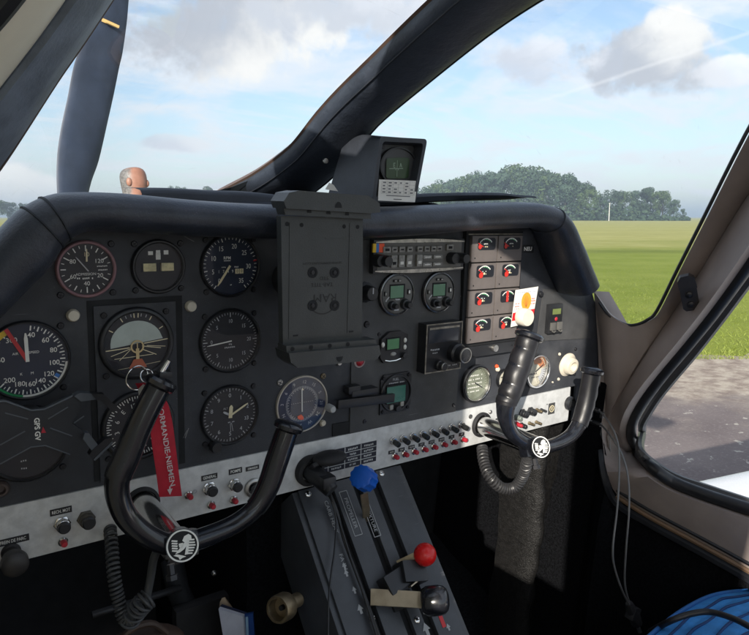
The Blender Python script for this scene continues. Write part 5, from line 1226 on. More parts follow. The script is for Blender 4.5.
# ================================================================ CONTROL YOKES
def yoke(label, hole, d, path, radii, caps, emblem_px, emb_r, rough_grip):
    h = at(*hole, 0.0); T = thing('control_yoke', label, 'control yoke', (h.x, -d, h.z), 'pair of black control yokes')
    L = T.location.copy()
    hubp = Vector((h.x, -d, h.z))
    mb = MB(); mb.tube([(0, d + .004, 0), (0, d * .5, 0), (0, -.002, 0)], .0155, 28); mb.build('shaft', CHROME, T)
    mb = MB(); mb.ring([(.0205, -.001), (.0205, .005), (.0175, .007), (.0160, .005), (.0160, -.001)], 0, 32, c=(0, d - .0005, 0), rot=Matrix.Rotation(PI / 2, 3, 'X')); mb.build('shaft_collar', RUBBER, T)
    pts = [at(x, y, -d + dy) - L for x, y, dy in path]
    nl = len(caps[0]); 
    P_ = smoothpath(pts, 7); rr = lerp_list(radii, 7)
    mb = MB(); mb.tube(P_, rr, 20); horn = mb.build('horn', GLOSSB, T, 60)
    # grips with finger ridges and end caps
    for (i0, i1, end) in caps:
        seg = smoothpath(P_[i0 * 7:i1 * 7 + 1], 4); rr_g = [v + .0010 for v in lerp_list(rr[i0 * 7:i1 * 7 + 1], 4)]; n = len(seg); rad = rr_g
        side = Vector((1, 0, 0)) if end else Vector((-1, 0, 0)); rows = []
        for k in range(n):
            tn = (seg[min(k + 1, n - 1)] - seg[max(k - 1, 0)]).normalized(); us = (side - tn * side.dot(tn)).normalized(); vs_ = tn.cross(us)
            u = k / (n - 1) if not end else 1 - k / (n - 1); ring = []
            for j in range(28):
                a = 2 * PI * j / 28; fz = max(0.0, math.cos(a)) ** 1.3
                g_ = (abs(math.sin(u * PI * 4.6)) - .7) * .0024 if rough_grip and u < .95 else 0      # finger scallops on the outer side only
                ring.append(seg[k] + (us * math.cos(a) + vs_ * math.sin(a)) * (rad[k] + g_ * fz))
            rows.append(ring)
        mb = MB(); mb.loft(rows, closed=True, cap0=True, cap1=True); gp_ = mb.build('grip', GLOSSB if not rough_grip else mat('ridged_grip', (.012, .012, .015), .40, var=.3, vs=60, bump=.1, bs=600, dust=.3), T, 60)
        e = seg[0] if not end else seg[-1]; nx = seg[1] if not end else seg[-2]; ax = (e - nx).normalized()
        q = ax.to_track_quat('Z', 'Y').to_matrix(); rb = rad[0] if not end else rad[-1]
        mb = MB(); mb.lathe([(rb * .95, -.004), (rb * 1.28, -.001), (rb * 1.32, .003), (rb * 1.15, .006), (rb * .6, .0078), (.0003, .008)], seg=28, c=e, rot=q); mb.build('end_cap', GLOSSB, gp_)
    # hub block with clamp bolt and emblem
    c_ = at(*emblem_px, -d - .020) - L
    nrm = Vector((-0.25, -1, 0.42)).normalized(); 
    up = Vector((0, 0, 1)); xx = up.cross(nrm).normalized(); yy = nrm.cross(xx); q = Matrix(((xx.x, yy.x, nrm.x), (xx.y, yy.y, nrm.y), (xx.z, yy.z, nrm.z)))
    mb = MB(); hc = Vector((0, 0, 0)).lerp(c_, .45); mb.box(c_ - nrm * .021, (.034, .026, .022), 0, bev=.005, rot=q); mb.tube([c_ - nrm * .03, c_ - nrm * .0012], emb_r * 1.04, 32); hb = mb.build('hub', GLOSSB, T)
    mb = MB(); mb.lathe([(.004, -.010), (.004, 0), (.0062, .0), (.0062, .005), (.0003, .0055)], 0, 6, c=hc + Vector((-.010, -.004, -.024)), rot=Matrix.Rotation(R(160), 3, 'X')); mb.build('clamp_bolt', DSCREW, hb)
    mb = MB(Matrix.Translation(c_) @ q.to_4x4()); r = emb_r
    mb.lathe([(r, -.001), (r, .0012), (.0003, .0012)], 0, 40); em = mb.build('emblem', DARK, T)
    mb = MB(Matrix.Translation(c_ + nrm * .0016) @ q.to_4x4() @ Matrix.Rotation(R(-8), 4, 'Z') @ Matrix.Scale(r, 4))
    mb.arc(.90, 1.0, 0, 360, 0, 0, 48)
    mb.poly([(-.05, .30, 0), (.05, .58, 0), (.30, .72, 0), (.48, .62, 0), (.52, .42, 0), (.30, .36, 0), (.28, .05, 0), (.10, -.22, 0), (-.12, -.40, 0), (-.42, -.52, 0), (-.20, -.20, 0), (-.02, .05, 0), (.10, .20, 0)], 0)   # raised neck and head
    for k in range(6): y = .36 - .165 * k; mb.poly([(.34, y - .055, 0), (.80 - .05 * abs(k - 2), y - .03, 0), (.80 - .05 * abs(k - 2), y + .055, 0), (.34, y + .055, 0)], 0)
    mb.poly([(.26, .40, 0), (.38, .40, 0), (.38, -.52, 0), (.18, -.56, 0)], 0)
    for k in range(5): y = .30 - .15 * k; mb.poly([(-.72 + .02 * k, y - .05, 0), (-.36 + .02 * k, y - .08, 0), (-.34 + .02 * k, y + .02, 0), (-.70 + .02 * k, y + .04, 0)], 0)
    mb.poly([(-.26, .12, 0), (.02, .18, 0), (.0, -.16, 0), (-.2, -.10, 0)], 0)
    mb.poly([(-.52, -.60, 0), (-.3, -.52, 0), (.08, -.60, 0), (.28, -.66, 0), (.05, -.74, 0), (-.1, -.86, 0), (-.2, -.70, 0)], 0)
    mb.build('emblem_figure', WHITE, em, None)
    return T
yl = yoke('left control yoke with smooth black grips, standing in front of the round flight dials', (141, 503), .122,
     [(160, 385, .0), (149, 405, 0), (138, 428, 0), (126, 458, 0), (118, 477, 0), (118, 497, 0), (128, 519, 0), (150, 537, -.002), (175, 545, -.004), (205, 537, -.002), (235, 524, 0), (255, 508, 0), (268, 486, 0), (277, 460, 0), (288, 428, 0)],
     [.0110, .0112, .0114, .0116, .0116, .0110, .0108, .0106, .0106, .0104, .0102, .0104, .0114, .0118, .0116],
     [(0, 4, False), (11, 14, True)], (182.5, 545.5), .0152, False)
yr = yoke('right control yoke with finger-ridged black grips at the right end of the panel', (480, 424), .122,
     [(529, 337, 0), (524, 352, 0), (517, 372, 0), (510, 392, 0), (506, 404, 0), (506, 420, 0), (513, 434, 0), (526, 443, -.002), (541, 447, -.004), (556, 444, -.002), (570, 436, 0), (579, 424, 0), (584, 410, 0), (588, 394, 0), (592, 372, 0)],
     [.0150, .0153, .0156, .0152, .0138, .0112, .0105, .0100, .0100, .0100, .0105, .0118, .0126, .0128, .0126],
     [(0, 4, False), (11, 14, True)], (540.5, 447), .0150, True)
# small switch lever on top of the left yoke's raised grip
q = at(164, 372, -.122); T = thing('push_to_talk_switch', 'small bright metal switch on the tip of the raised left grip', 'switch', q)
mb = MB(); mb.box((0, 0, -.002), (.012, .012, .006), 0, bev=.002); mb.build('base', SATIN, T)
mb = MB(); mb.tube([(-.002, 0, 0), (.002, 0, .006), (.005, -.001, .011)], [.003, .0028, .0022], 12); mb.build('toggle', CHROME, T)

# ================================================================ RED RIBBON ON A KEY RING
q = at(136, 378, -.060); T = thing('red_ribbon_tag', 'red fabric ribbon lettered NORMANDIE-NIEMEN hanging from a steel ring behind the left grip', 'ribbon', q); L = q
def rel(px, py, Y): return at(px, py, Y) - L
mb = MB(); c0 = rel(137.5, 378, -.060); mb.tube([c0 + Vector((.0112 * math.cos(2 * PI * k / 30), .002 * math.sin(4 * PI * k / 30), .0125 * math.sin(2 * PI * k / 30))) for k in range(30)], .0008, 8, closed=True)
c1 = rel(147, 376, -.058); mb.tube([c1 + Vector((.0066 * math.cos(2 * PI * k / 24), .003 * math.sin(2 * PI * k / 24), .0066 * math.sin(2 * PI * k / 24))) for k in range(24)], .0007, 8, closed=True); mb.build('split_ring', CHROME, T)
lf = [(135.5, 383.5), (140, 392), (147, 405), (150, 425), (152.5, 447), (156, 470), (159.5, 497)]; rt_ = [(146, 383), (152, 390), (166, 400), (172, 420), (175.5, 445), (178.5, 470), (182, 496)]
yv = [-.060, -.052, -.044, -.044, -.048, -.050, -.052]
rows = [[rel(*a, y) for a in (l_,)] + [rel(l_[0] * .67 + r_[0] * .33, l_[1] * .67 + r_[1] * .33, y - .002), rel(l_[0] * .33 + r_[0] * .67, l_[1] * .33 + r_[1] * .67, y - .0015), rel(*r_, y)] for l_, r_, y in zip(lf, rt_, yv)]
rd = dens(rows, 5); mb = MB(); mb.loft(rd); mb.loft([[p + Vector((0, .0012, 0)) for p in r] for r in rd]); rb = mb.build('strap', RIBBON, T, 60)
# lettering follows the strap, reading downwards
mb = MB(); vs, fs = text_mesh('NORMANDIE-NIEMEN', 0.012); x0 = min(p.x for p in vs); x1 = max(p.x for p in vs)
top = (rel(147.5, 404, -.047), rel(166.5, 400, -.047)); bot = (rel(158, 486, -.053), rel(181, 485, -.053)); VV = []
for p in vs:
    u = (p.x - x0) / (x1 - x0); c_ = top[0].lerp(top[1], .60).lerp(bot[0].lerp(bot[1], .60), u); s_ = (top[1] - top[0]).normalized(); VV.append(mb.v(c_ + s_ * p.y * .0080 + Vector((0, -.0018 - .002 * math.sin(u * PI) * 0, 0))))
for f_ in fs: mb.f([VV[i] for i in f_])
c_ = rel(170, 491.5, -.0555)
mb.poly([c_ + Vector(v) for v in ((-.003, 0, .003), (.003, 0, .003), (0, 0, -.004))]); mb.poly([c_ + Vector(v) for v in ((-.0008, 0, .006), (.0008, 0, .006), (.0008, 0, .003), (-.0008, 0, .003))])
mb.build('lettering', mat('pale_embroidery', (.62, .52, .52), .7), rb, None)
mb = MB(); mb.prism([(-.004, -.007), (.004, -.006), (.006, .002), (.0, .008), (-.005, .003)], 0, .002); ky = mb.build('key', STEEL, T); ky.location = rel(143.5, 391.5, -.064); ky.rotation_euler = (PI / 2, 0, R(-25))

# ================================================================ TABLET HOLDER
q = at(322, 280, -.10); T = thing('tablet_holder', 'grey composite tablet holder with upside down moulded lettering hanging over the middle of the panel', 'tablet holder', q, rot=FACE); lo = q
def tl2(px, py): v = at(px, py, -.10); return (v.x - lo.x, v.z - lo.z)
P4 = [tl2(281, 216), tl2(363, 218), tl2(362, 339), tl2(283, 346)]
mb = MB(); mb.prism(P4, -.010, 0)
x0, x1, y1, y0 = P4[0][0], P4[1][0], P4[0][1], P4[3][1]; W_ = x1 - x0; xm = (x0 + x1) / 2; ym = (y0 + y1) / 2
for k in range(1, 3): mb.box((xm + W_ * (.33 if k == 1 else -.40), ym, .0003), (.0008, (y1 - y0) * .9, .0006), 0)
mb.box((xm + W_ * .20, y1 - .024, .0003), (W_ * .35, .0008, .0006), 0)
plate = mb.build('back_plate', MOUNT, T)
mb = MB()
for s_, sz, px, py in (('RAM', .0135, 325, 297.5), ('TAB-TITE', .0062, 322, 284.5), ('STD', .0058, 324, 278)): x, y = tl2(px, py); mb.text(s_, sz, x, y, .0004, 0, rot=180 - 1.0, sx=1.15)
x, y = tl2(322.5, 263); mb.text('WWW.RAMMOUNT.COM', .0036, x, y, .0004, 0, rot=180, sx=1.2)
mb.arc(W_ * .185, W_ * .20, 120, 240, .0003, 0, c=(xm + .001, ym - .018)); mb.build('moulded_lettering', MOUNTD, plate, None)
for px, py in ((312.5, 272.5), (334.5, 272.5), (312.5, 305.5), (334.5, 305.5)):
    x, y = tl2(px, py); mb = MB(Matrix.Translation((x, y, 0))); mb.ring([(.0062, .0), (.0062, .0006), (.0040, .0006), (.0040, .0)], 1, 20); mb.disc(.0041, .0003, 1, 18); mb.lathe([(.0024, .0003), (.0024, .0012), (.0003, .0014)], 0, 6); mb.build('screw', [DSCREW, DARK], T)
for px, py in ((287, 224), (301.5, 225), (344, 226.5), (357.5, 227), (295.5, 335.5), (351, 331.5)):
    x, y = tl2(px, py); mb = MB(Matrix.Translation((x, y, .0003))); mb.disc(.0024, 0, 0, 16) if py < 300 else mb.box((0, 0, 0), (.006, .0018, .0004), 0); mb.build('hole', DARK, plate, None)
def clip(pts, z0, z1, name, notch, teeth, ty):
    pp = [tl2(*p) for p in pts]; mb = MB(); mb.prism(pp, z0, z1); c_ = mb.build(name, MOUNT, T)
    m2 = MB(); bmesh_bevel = None
    x, y = tl2(*notch); m2 = MB(Matrix.Translation((x, y, z1 + .0003))); m2.poly([(.0045 * math.cos(R(a)), (.0065 if ty > 0 else -.006) * math.sin(R(a)), 0) for a in range(0, 181, 15)]); m2.build('notch', DARK, c_, None)
    return c_
up_ = clip([(276.5, 201), (282, 192.5), (292, 190.5), (360, 195.5), (371.5, 203), (372, 212), (362, 213), (279, 208)], -.014, .016, 'upper_clip', (330.5, 207.5), 4, 1)
mb = MB(); mb.prism([tl2(*p) for p in ((279, 208), (366, 213), (366, 219), (281, 214.5))], -.008, .010); mb.build('clip_lip', MOUNT, up_)
for px in (304.5, 323.5, 342): x, y = tl2(px, 208 + 6 * (px - 279) / 87 + .0); mb = MB(Matrix.Translation((x, y - .003, .0103))); mb.poly([(.0028 * math.cos(R(a)), .0055 * math.sin(R(a)), 0) for a in range(0, 181, 20)]); mb.build('notch', DARK, up_, None)
dn = clip([(281, 350), (370.5, 342.5), (372, 351), (368, 356.5), (290, 364.5), (283, 359)], -.014, .018, 'lower_clip', (331, 353.5), 4, -1)
mb = MB(); mb.prism([tl2(*p) for p in ((281, 344), (370, 337.5), (371, 343), (281.5, 350))], -.008, .012); mb.build('clip_lip', MOUNT, dn)
for px in (287, 305.5, 324, 342): x, y = tl2(px, 350 - 7.5 * (px - 281) / 90); mb = MB(Matrix.Translation((x, y + .003, .0123))); mb.disc(.0026, 0, 0, 14); mb.build('notch', DARK, dn, None)
mb = MB(); mb.tube([(xm, ym, -.012), (xm, ym, -.03), (xm + .01, ym - .01, -.06), (xm + .01, ym - .01, -.1)], [.016, .012, .014, .022], 20); mb.build('ball_arm', BLACK, T)

# ================================================================ PHONE CLAMP (X shape) LOWER LEFT
q = at(35, 428, -.040); T = thing('phone_clamp', 'black X-shaped phone clamp with small white lettering and a red triangle, lower left', 'phone holder', q, rot=FACE); lo = q
def pc2(px, py, Y=-.040): v = at(px, py, Y); return (v.x - lo.x, v.z - lo.z)
XC = mat('clamp_black', (.018, .021, .027), .42, var=.2, dust=.15); XE = mat('clamp_grey_edge', (.075, .085, .10), .4)
mb = MB(); mb.prism([pc2(*p) for p in ((-40, 425), (-25, 404), (5, 401), (31, 410.5), (45, 409), (73, 395.5), (84, 393), (80, 410), (72, 423), (84, 432), (82, 440), (76, 453), (70, 454.5), (45, 445.5), (31, 447), (0, 464), (-25, 476), (-45, 470))], -.008, .0, 0); mb.build('body', XC, T)
mb = MB(); mb.tube([(*pc2(*p), .0) for p in ((-25, 404), (5, 401), (31, 410.5), (45, 409), (73, 395.5))], .0012, 6); mb.tube([(*pc2(*p), .0) for p in ((70, 454.5), (45, 445.5), (31, 447), (0, 464))], .0007, 6)
for pts in (((5, 413), (28, 419)), ((48, 419), (68, 407)), ((0, 445), (25, 431)), ((50, 428), (72, 436)), ((74, 423), (84, 416))): mb.tube([(*pc2(*p), .0) for p in pts], .0007, 5)
mb.build('moulded_edge', XE, T)
mb = MB(); mb.prism([pc2(*p) for p in ((73, 395), (79, 392), (90, 392.5), (95, 398.5), (80, 400.5))], -.006, .004); mb.build('jaw', XE, T); mb = MB(); mb.prism([pc2(*p) for p in ((84, 432), (88, 432), (98, 445), (91, 450), (82, 437.5))], -.006, .004); mb.build('jaw', XE, T)
mb = MB(); mb.prism([pc2(*p) for p in ((90, 392.5), (103, 393), (118, 408.5), (112, 411), (99, 399), (95, 398.5))], -.004, .005); mb.build('finger', SATIN, T); mb = MB(); mb.prism([pc2(*p) for p in ((88, 453.5), (92.5, 459), (112, 441), (111, 437), (104, 437.5), (91, 449))], -.004, .005); mb.build('finger', SATIN, T)
mb = MB(); mb.tube([(*pc2(93, 458.5), .005), (*pc2(111.5, 440.5), .005)], .0014, 6); mb.build('finger_edge', XE, T)
mb = MB(); x, y = pc2(37, 429.0); mb.text('GPS GV', .0066, x, y, .0006, 0, rot=-90, bold=.03, sx=1.05); mb.prism([pc2(*p) for p in ((41, 433), (46, 432.5), (43, 426.5))], .0, .0006, 1); mb.build('logo', [WHITE, mat('logo_red', (.42, .02, .04), .5)], T, None)
mb = MB(); mb.tube([(0, 0, -.008), (0, 0, -.036)], .014, 20); mb.build('stem', BLACK, T)

# ================================================================ COMPASS ON THE DASH
T = thing('compass_pod', 'black hooded compass on the dash top with green screen and white correction card', 'compass', (.25, .05, .168)); L = T.location.copy()
fc = [at(380, 136.5, -.005), at(427.5, 139, -.005), at(415.5, 203, -.005), at(372, 202, -.005)]           # front rim tl tr br bl
bk = [at(345, 137, .075), None, None, at(326, 186, .085)]
bk[1] = Vector((fc[1].x - .02, .09, bk[0].z - .01)); bk[2] = Vector((fc[2].x - .012, .09, .165)); bk[3].z = .165; 
F4 = [v - L for v in fc]; B4 = [v - L for v in bk]
def rq(Q, k=.12, n=4):   # rounded quad
    out = []
    for i in range(4):
        p, a, b_ = Q[i], Q[(i - 1) % 4], Q[(i + 1) % 4]
        for j in range(n + 1):
            u = j / n; s0 = p.lerp(a, k); s1 = p.lerp(b_, k); out.append(s0 * (1 - u) ** 2 + p * 2 * u * (1 - u) + s1 * u * u)
    return out
def inset(Q, k): c_ = sum(Q, Vector()) / 4; return [c_ + (p - c_) * k for p in Q]
FI = inset(F4, .86); DV = [p + Vector((.002, .020, 0)) for p in inset(F4, .80)]
mb = MB(); mb.loft([rq(inset(B4, .85), .2), rq(B4, .15), rq([b_.lerp(f_, .45) + Vector((0, 0, .004)) for b_, f_ in zip(B4, F4)], .10), rq([b_.lerp(f_, .95) for b_, f_ in zip(B4, F4)], .08), rq(F4, .08), rq(FI, .08), rq(DV, .08)], closed=True, cap0=True); hood = mb.build('hood', mat('hood_black_leather', (.032, .036, .046), .5, var=.15, vs=30, bump=.3, bs=500, dust=.15), T, 50)
mb = MB(); mb.f([mb.v(p + Vector((0, -.001, 0))) for p in rq(DV, .08)]); mb.build('fascia', mat('compass_fascia', (.05, .052, .055), .45), T, None)
def cp(px, py, Y=.012): return at(px, py, Y) - L
c_ = cp(397.5, 166.5); e1 = (cp(415, 167) - c_); e2 = (cp(398, 148) - c_)
mb = MB(); n = 40; ring = [[], [], [], []]
for k in range(n):
    a = 2 * PI * k / n; d_ = e1 * math.cos(a) + e2 * math.sin(a)
    for i, (s_, dy) in enumerate(((1.06, 0), (1.04, -.004), (.97, -.004), (.95, 0))): ring[i].append(c_ + d_ * s_ + Vector((0, dy, 0)))
mb.loft(ring, closed=True); mb.build('bezel', SATIN, T)
mb = MB(); mb.loft([[c_ + (e1 * math.cos(2 * PI * k / n) + e2 * math.sin(2 * PI * k / n)) * .97 + Vector((0, -.0015, 0)) for k in range(n)]] * 1 + [[c_ + Vector((0, -.0016, 0))] * n], closed=True); mb.build('dial', mat('compass_dial_grey', (.055, .057, .06), .45), T, None)
mb = MB(); s4 = [cp(386.5, 158, .0085), cp(409.5, 157.5, .0085), cp(408.5, 178.5, .0085), cp(386, 178.5, .0085)]; mb.f([mb.v(p) for p in rq(s4, .14)], 0)
Wq = lambda u, v, dy=-.0006: s4[0].lerp(s4[1], u).lerp(s4[3].lerp(s4[2], u), v) + Vector((0, dy, 0))
def wline(u0, v0, u1, v1, t_, mi=1):
    a, b_ = Wq(u0, v0), Wq(u1, v1); dd = (b_ - a).normalized(); nn_ = Vector((-dd.z, 0, dd.x)) * t_; mb.poly([a - nn_, b_ - nn_, b_ + nn_, a + nn_], mi)
wline(.46, .12, .46, .92, .0004); wline(.12, .52, .72, .52, .0004)
for u0, v0, u1, v1 in ((.30, .26, .30, .46), (.30, .26, .38, .26), (.30, .36, .36, .36), (.30, .46, .38, .46), (.58, .46, .61, .26), (.61, .26, .66, .46), (.40, .52, .40, .60), (.52, .52, .52, .60)): wline(u0, v0, u1, v1, .0005)
mb.build('screen', [LCDD, mat('lcd_print', (.30, .40, .30), .5)], T, None)
mb = MB(); k4 = [cp(379.5, 179.5, -.004), cp(417.5, 181, -.004), cp(415, 202.3, -.006), cp(378, 200.5, -.006)]
mb.f([mb.v(p) for p in k4], 0); mb.f([mb.v(p + Vector((0, .001, 0))) for p in reversed(k4)], 0)
Kq = lambda u, v: k4[0].lerp(k4[1], u).lerp(k4[3].lerp(k4[2], u), v) + Vector((0, -.0004, 0))
def kq(u0, v0, u1, v1, mi): mb.poly([Kq(u0, v0), Kq(u1, v0), Kq(u1, v1), Kq(u0, v1)], mi)
for k in range(7): kq(.06 + .88 * k / 6 - .004, .06, .06 + .88 * k / 6 + .004, .66, 1)
for k in range(5): kq(.06, .06 + .60 * k / 4 - .006, .94, .06 + .60 * k / 4 + .006, 1)
rr_ = random.Random(6)
for i in range(6):
    for j in range(4):
        if rr_.random() < .8: u, v = .09 + .147 * i, .10 + .15 * j; kq(u, v, u + .05 + .04 * rr_.random(), v + .06, 2)
kq(.2, .72, .84, .76, 2); kq(.4, .88, .62, .92, 2)
mb.build('correction_card', [CARDW, mat('card_rule', (.45, .45, .43), .6), mat('card_ink', (.16, .16, .17), .6)], T, None)
for px, py in ((383, 147), (418.5, 147)): v = cp(px, py, .010); mb = MB(); mb.lathe([(.0026, 0), (.0026, .001), (.0003, .0016)], seg=12, c=v, rot=Matrix.Rotation(PI / 2, 3, 'X')); mb.build('screw', DSCREW, T)
v = at(325, 161, .085) - L; mb = MB(); mb.lathe([(.0036, 0), (.0036, .003), (.0003, .0034)], seg=14, c=v, rot=Matrix.Rotation(PI / 2, 3, 'X')); mb.build('side_screw', STEEL, T)
q = at(331, 188, .04); Tn = thing('folded_paper', 'tiny white paper corner showing under the compass pod', 'paper', q); mb = MB(); mb.prism([(-.009, -.002), (.011, -.004), (.004, .004), (-.003, .007)], -.0004, .0004); mb.build('sheet', CARDW, Tn, None, rot=(PI / 2, 0, 0))

# ================================================================ THROTTLE QUADRANT
UPD = Vector((0, .66, .75)).normalized(); NRM = Vector((0, -.75, .66)).normalized(); P0 = Vector((at(341, 478).x, -.003, -.214))
T = thing('throttle_quadrant', 'sloping black throttle quadrant with three long slots running down from the panel', 'throttle quadrant', P0); QL = P0.copy()
QM = Matrix(((1, UPD.x, NRM.x, 0), (0, UPD.y, NRM.y, 0), (0, UPD.z, NRM.z, 0), (0, 0, 0, 1)))     # local x right, y up the slope, z out of the face
T.rotation_euler = QM.to_3x3().to_euler()
def qd(px, py, h=0.0):
    p = atP(px, py, P0 + NRM * h, NRM) - P0; return (p.dot(Vector((1, 0, 0))), p.dot(UPD), h)
QB = mat('quadrant_black', (.046, .050, .058), .40, var=.15, vs=25, bump=.06, bs=800, dust=.3, scratch=.3)
xl_, xr_ = qd(302, 515)[0] + .006, qd(447, 590)[0]
YB = qd(400, 700)[1]
def qx(px, py): return qd(px, py)[0]
# strip boundaries measured across the face
b = dict(a=qx(330, 585), s1a=qx(334, 500), s1b=qx(341, 500))
lanes = [xl_, qx(345, 540), qx(352, 540), qx(373, 540), qx(381, 540), qx(393, 540), qx(402, 540), xr_]
mb = MB()
mb.box(((xl_ + xr_) / 2, YB / 2, -.030), (xr_ - xl_ - .002, -YB, .040), 0); mb.build('slot_bed', DARK, T)
for i in (0, 2, 4, 6):
    a, c_ = lanes[i], lanes[i + 1]; mb = MB(); mb.box(((a + c_) / 2, YB / 2, -.004), (c_ - a, -YB, .008), 0, bev=.0008); mb.build('cover_strip', QB, T)
mb = MB(); mb.box((xl_ - .004, YB / 2, -.05), (.008, -YB, .092), 0, bev=.001); mb.build('side_plate', QB, T)
mb = MB(); mb.box((xr_ + .004, YB / 2, -.05), (.008, -YB, .096), 0, bev=.001); mb.build('side_plate', mat('quadrant_grey', (.055, .058, .064), .4, var=.15, vs=25, dust=.3, scratch=.3), T)
for px, py in ((308, 494), (334, 486), (381.5, 473.5), (417, 620), (372, 618)): x, y, z = qd(px, py); mb = MB(Matrix.Translation((x, y, .0003))); mb.lathe([(.0042, 0), (.0042, .0012), (.003, .0022), (.0003, .0023)], 0, 16); mb.box((0, 0, .0023), (.006, .001, .0004), 1); mb.build('screw', [CHROME, DARK], T)
# lettering along the strips: reads down the slope
GP = mat('worn_white_print', (.36, .37, .38), .6)
def qtext(s_, px, py, size, box=None):
    mb = MB(); x, y, z = qd(px, py); mb.text(s_, size, x, y, .0006, 0, rot=-90, sx=1.1)
    if box:
        w_, h_ = box
        for dx, dy, a, b_ in ((-w_ / 2, 0, .0008, h_), (w_ / 2, 0, .0008, h_), (0, h_ / 2, w_, .0008), (0, -h_ / 2, w_, .0008)): mb.box((x + dx, y + dy, .0005), (a, b_, .0004), 0)
    mb.build('strip_lettering', GP, T, None)
qtext('PROPELLER', 350.5, 513, .0078, (.012, .062)); qtext('MIXTURE', 371.5, 520, .0072, (.0105, .046)); qtext('CARB HEAT', 331, 517, .0078); qtext('FA IN', 343, 562, .008)
for px, py, s_ in ((344, 566, 1), (346, 573, 1), (354, 590, 1), (360, 609, 1.3), (426, 629, 1.8), (448, 627, 1)):
    mb = MB(); x, y, z = qd(px, py); k = .0035 * s_; mb.poly([(x - k, y - k * .2, .0007), (x + k, y - k * .2, .0007), (x, y + k * 1.3, .0007)], 0); mb.poly([(x - k * .4, y - k * 1.3, .0007), (x + k * .4, y - k * 1.3, .0007), (x + k * .4, y - k * .2, .0007), (x - k * .4, y - k * .2, .0007)], 0); mb.build('painted_arrow', GP, T, None)

x, y, z = qd(442, 621); mb = MB(Matrix.Translation((x, y, .0004))); mb.box((0, 0, 0), (.006, .016, .0006), 0); mb.build('red_mark', RED, T, None)
def lever(name, label, base, mid, top, head, armw):
    """levers are separate things: flat plated arm in the slot plus a coloured head"""
    p0 = atP(*base, P0 - NRM * .012, NRM); t = thing(name, label, 'lever', p0, 'three engine control levers'); return t, p0
# blue propeller lever
p0 = atP(366, 522, P0 - NRM * .008, NRM); t_ = thing('propeller_lever', 'propeller lever with a notched blue plastic head at the top of the quadrant', 'lever', p0, 'engine control levers of the quadrant')
hp = atP(364, 494, P0 + NRM * .034, NRM) - p0; hp2 = atP(364, 478.5, P0 + NRM * .042, NRM) - p0
mb = MB(); mdl = (hp * .5) + Vector((.002, .0, -.003)); rows = []
for k, (p, wd) in enumerate(((Vector((0, 0, 0)), .010), (mdl, .0105), (hp, .011))): 
    sx_ = Vector((wd * .45, 0, 0)); sy_ = Vector((0, -.0012, .001)); rows.append([p - Vector((wd, 0, 0)) * .5 - sy_, p + Vector((wd, 0, 0)) * .5 - sy_, p + Vector((wd, 0, 0)) * .5 + sy_, p - Vector((wd, 0, 0)) * .5 + sy_])
mb.loft(rows, closed=True, cap0=True, cap1=True); mb.build('arm', BRASSF, t_)
ax = Vector((.75, .38, -.55)).normalized(); q3 = ax.to_track_quat('Z', 'Y').to_matrix(); hc = hp2
mb = MB(); mb.lathe([(.0125, -.0135), (.0155, -.0120), (.0160, -.004), (.0150, 0), (.0160, .004), (.0155, .012), (.0120, .0138), (.0003, .0138)], 0, 48, c=hc, rot=q3, wob=lambda a: 1 + .05 * math.sin(11 * a)); mb.build('head', BLUEP, t_, 30)
# red mixture lever
p0 = atP(398, 566, P0 - NRM * .008, NRM); t_ = thing('mixture_lever', 'mixture lever with a glossy red ball head', 'lever', p0, 'engine control levers of the quadrant')
bc = atP(425, 554.5, P0 + NRM * .034, NRM) - p0
def flatarm(t_, a, b_, wd, th, name='arm'):
    d_ = (b_ - a).normalized(); s_ = d_.cross(Vector((0, -.75, .66))).normalized(); n_ = s_.cross(d_); r = []
    for p in (a, a.lerp(b_, .5), b_): r.append([p - s_ * wd / 2 - n_ * th / 2, p + s_ * wd / 2 - n_ * th / 2, p + s_ * wd / 2 + n_ * th / 2, p - s_ * wd / 2 + n_ * th / 2])
    mb = MB(); mb.loft(r, closed=True, cap0=True, cap1=True); return mb.build(name, BRASSF, t_)
flatarm(t_, atP(399, 567, P0 + NRM * .004, NRM) - p0, bc, .017, .0025)
mb = MB(); mb.sphere(bc, .0152, 0, 36); mb.build('ball_head', REDB, t_)
# black throttle lever
p0 = atP(378, 598, P0 - NRM * .004, NRM); t_ = thing('throttle_lever', 'throttle lever with flat plated arm and fat glossy black head, lowest on the quadrant', 'lever', p0, 'engine control levers of the quadrant')
hc = atP(431, 600.5, P0 + NRM * .034, NRM) - p0
flatarm(t_, atP(370.5, 597, P0 + NRM * .008, NRM) - p0, hc, .0200, .0028)
axh = (hc - (atP(370.5, 597, P0 + NRM * .008, NRM) - p0)).normalized(); axh = (axh + Vector((0, -.18, .25))).normalized(); q3 = axh.to_track_quat('Z', 'Y').to_matrix()
mb = MB(); mb.lathe([(.0105, -.0165), (.0150, -.0145), (.0180, -.009), (.0188, -.001), (.0186, .007), (.0168, .0135), (.0130, .0175), (.0070, .0195), (.0003, .020)], 0, 40, c=hc + Vector((.003, -.002, 0)), rot=q3); mb.build('head', GLOSSB, t_, 60)
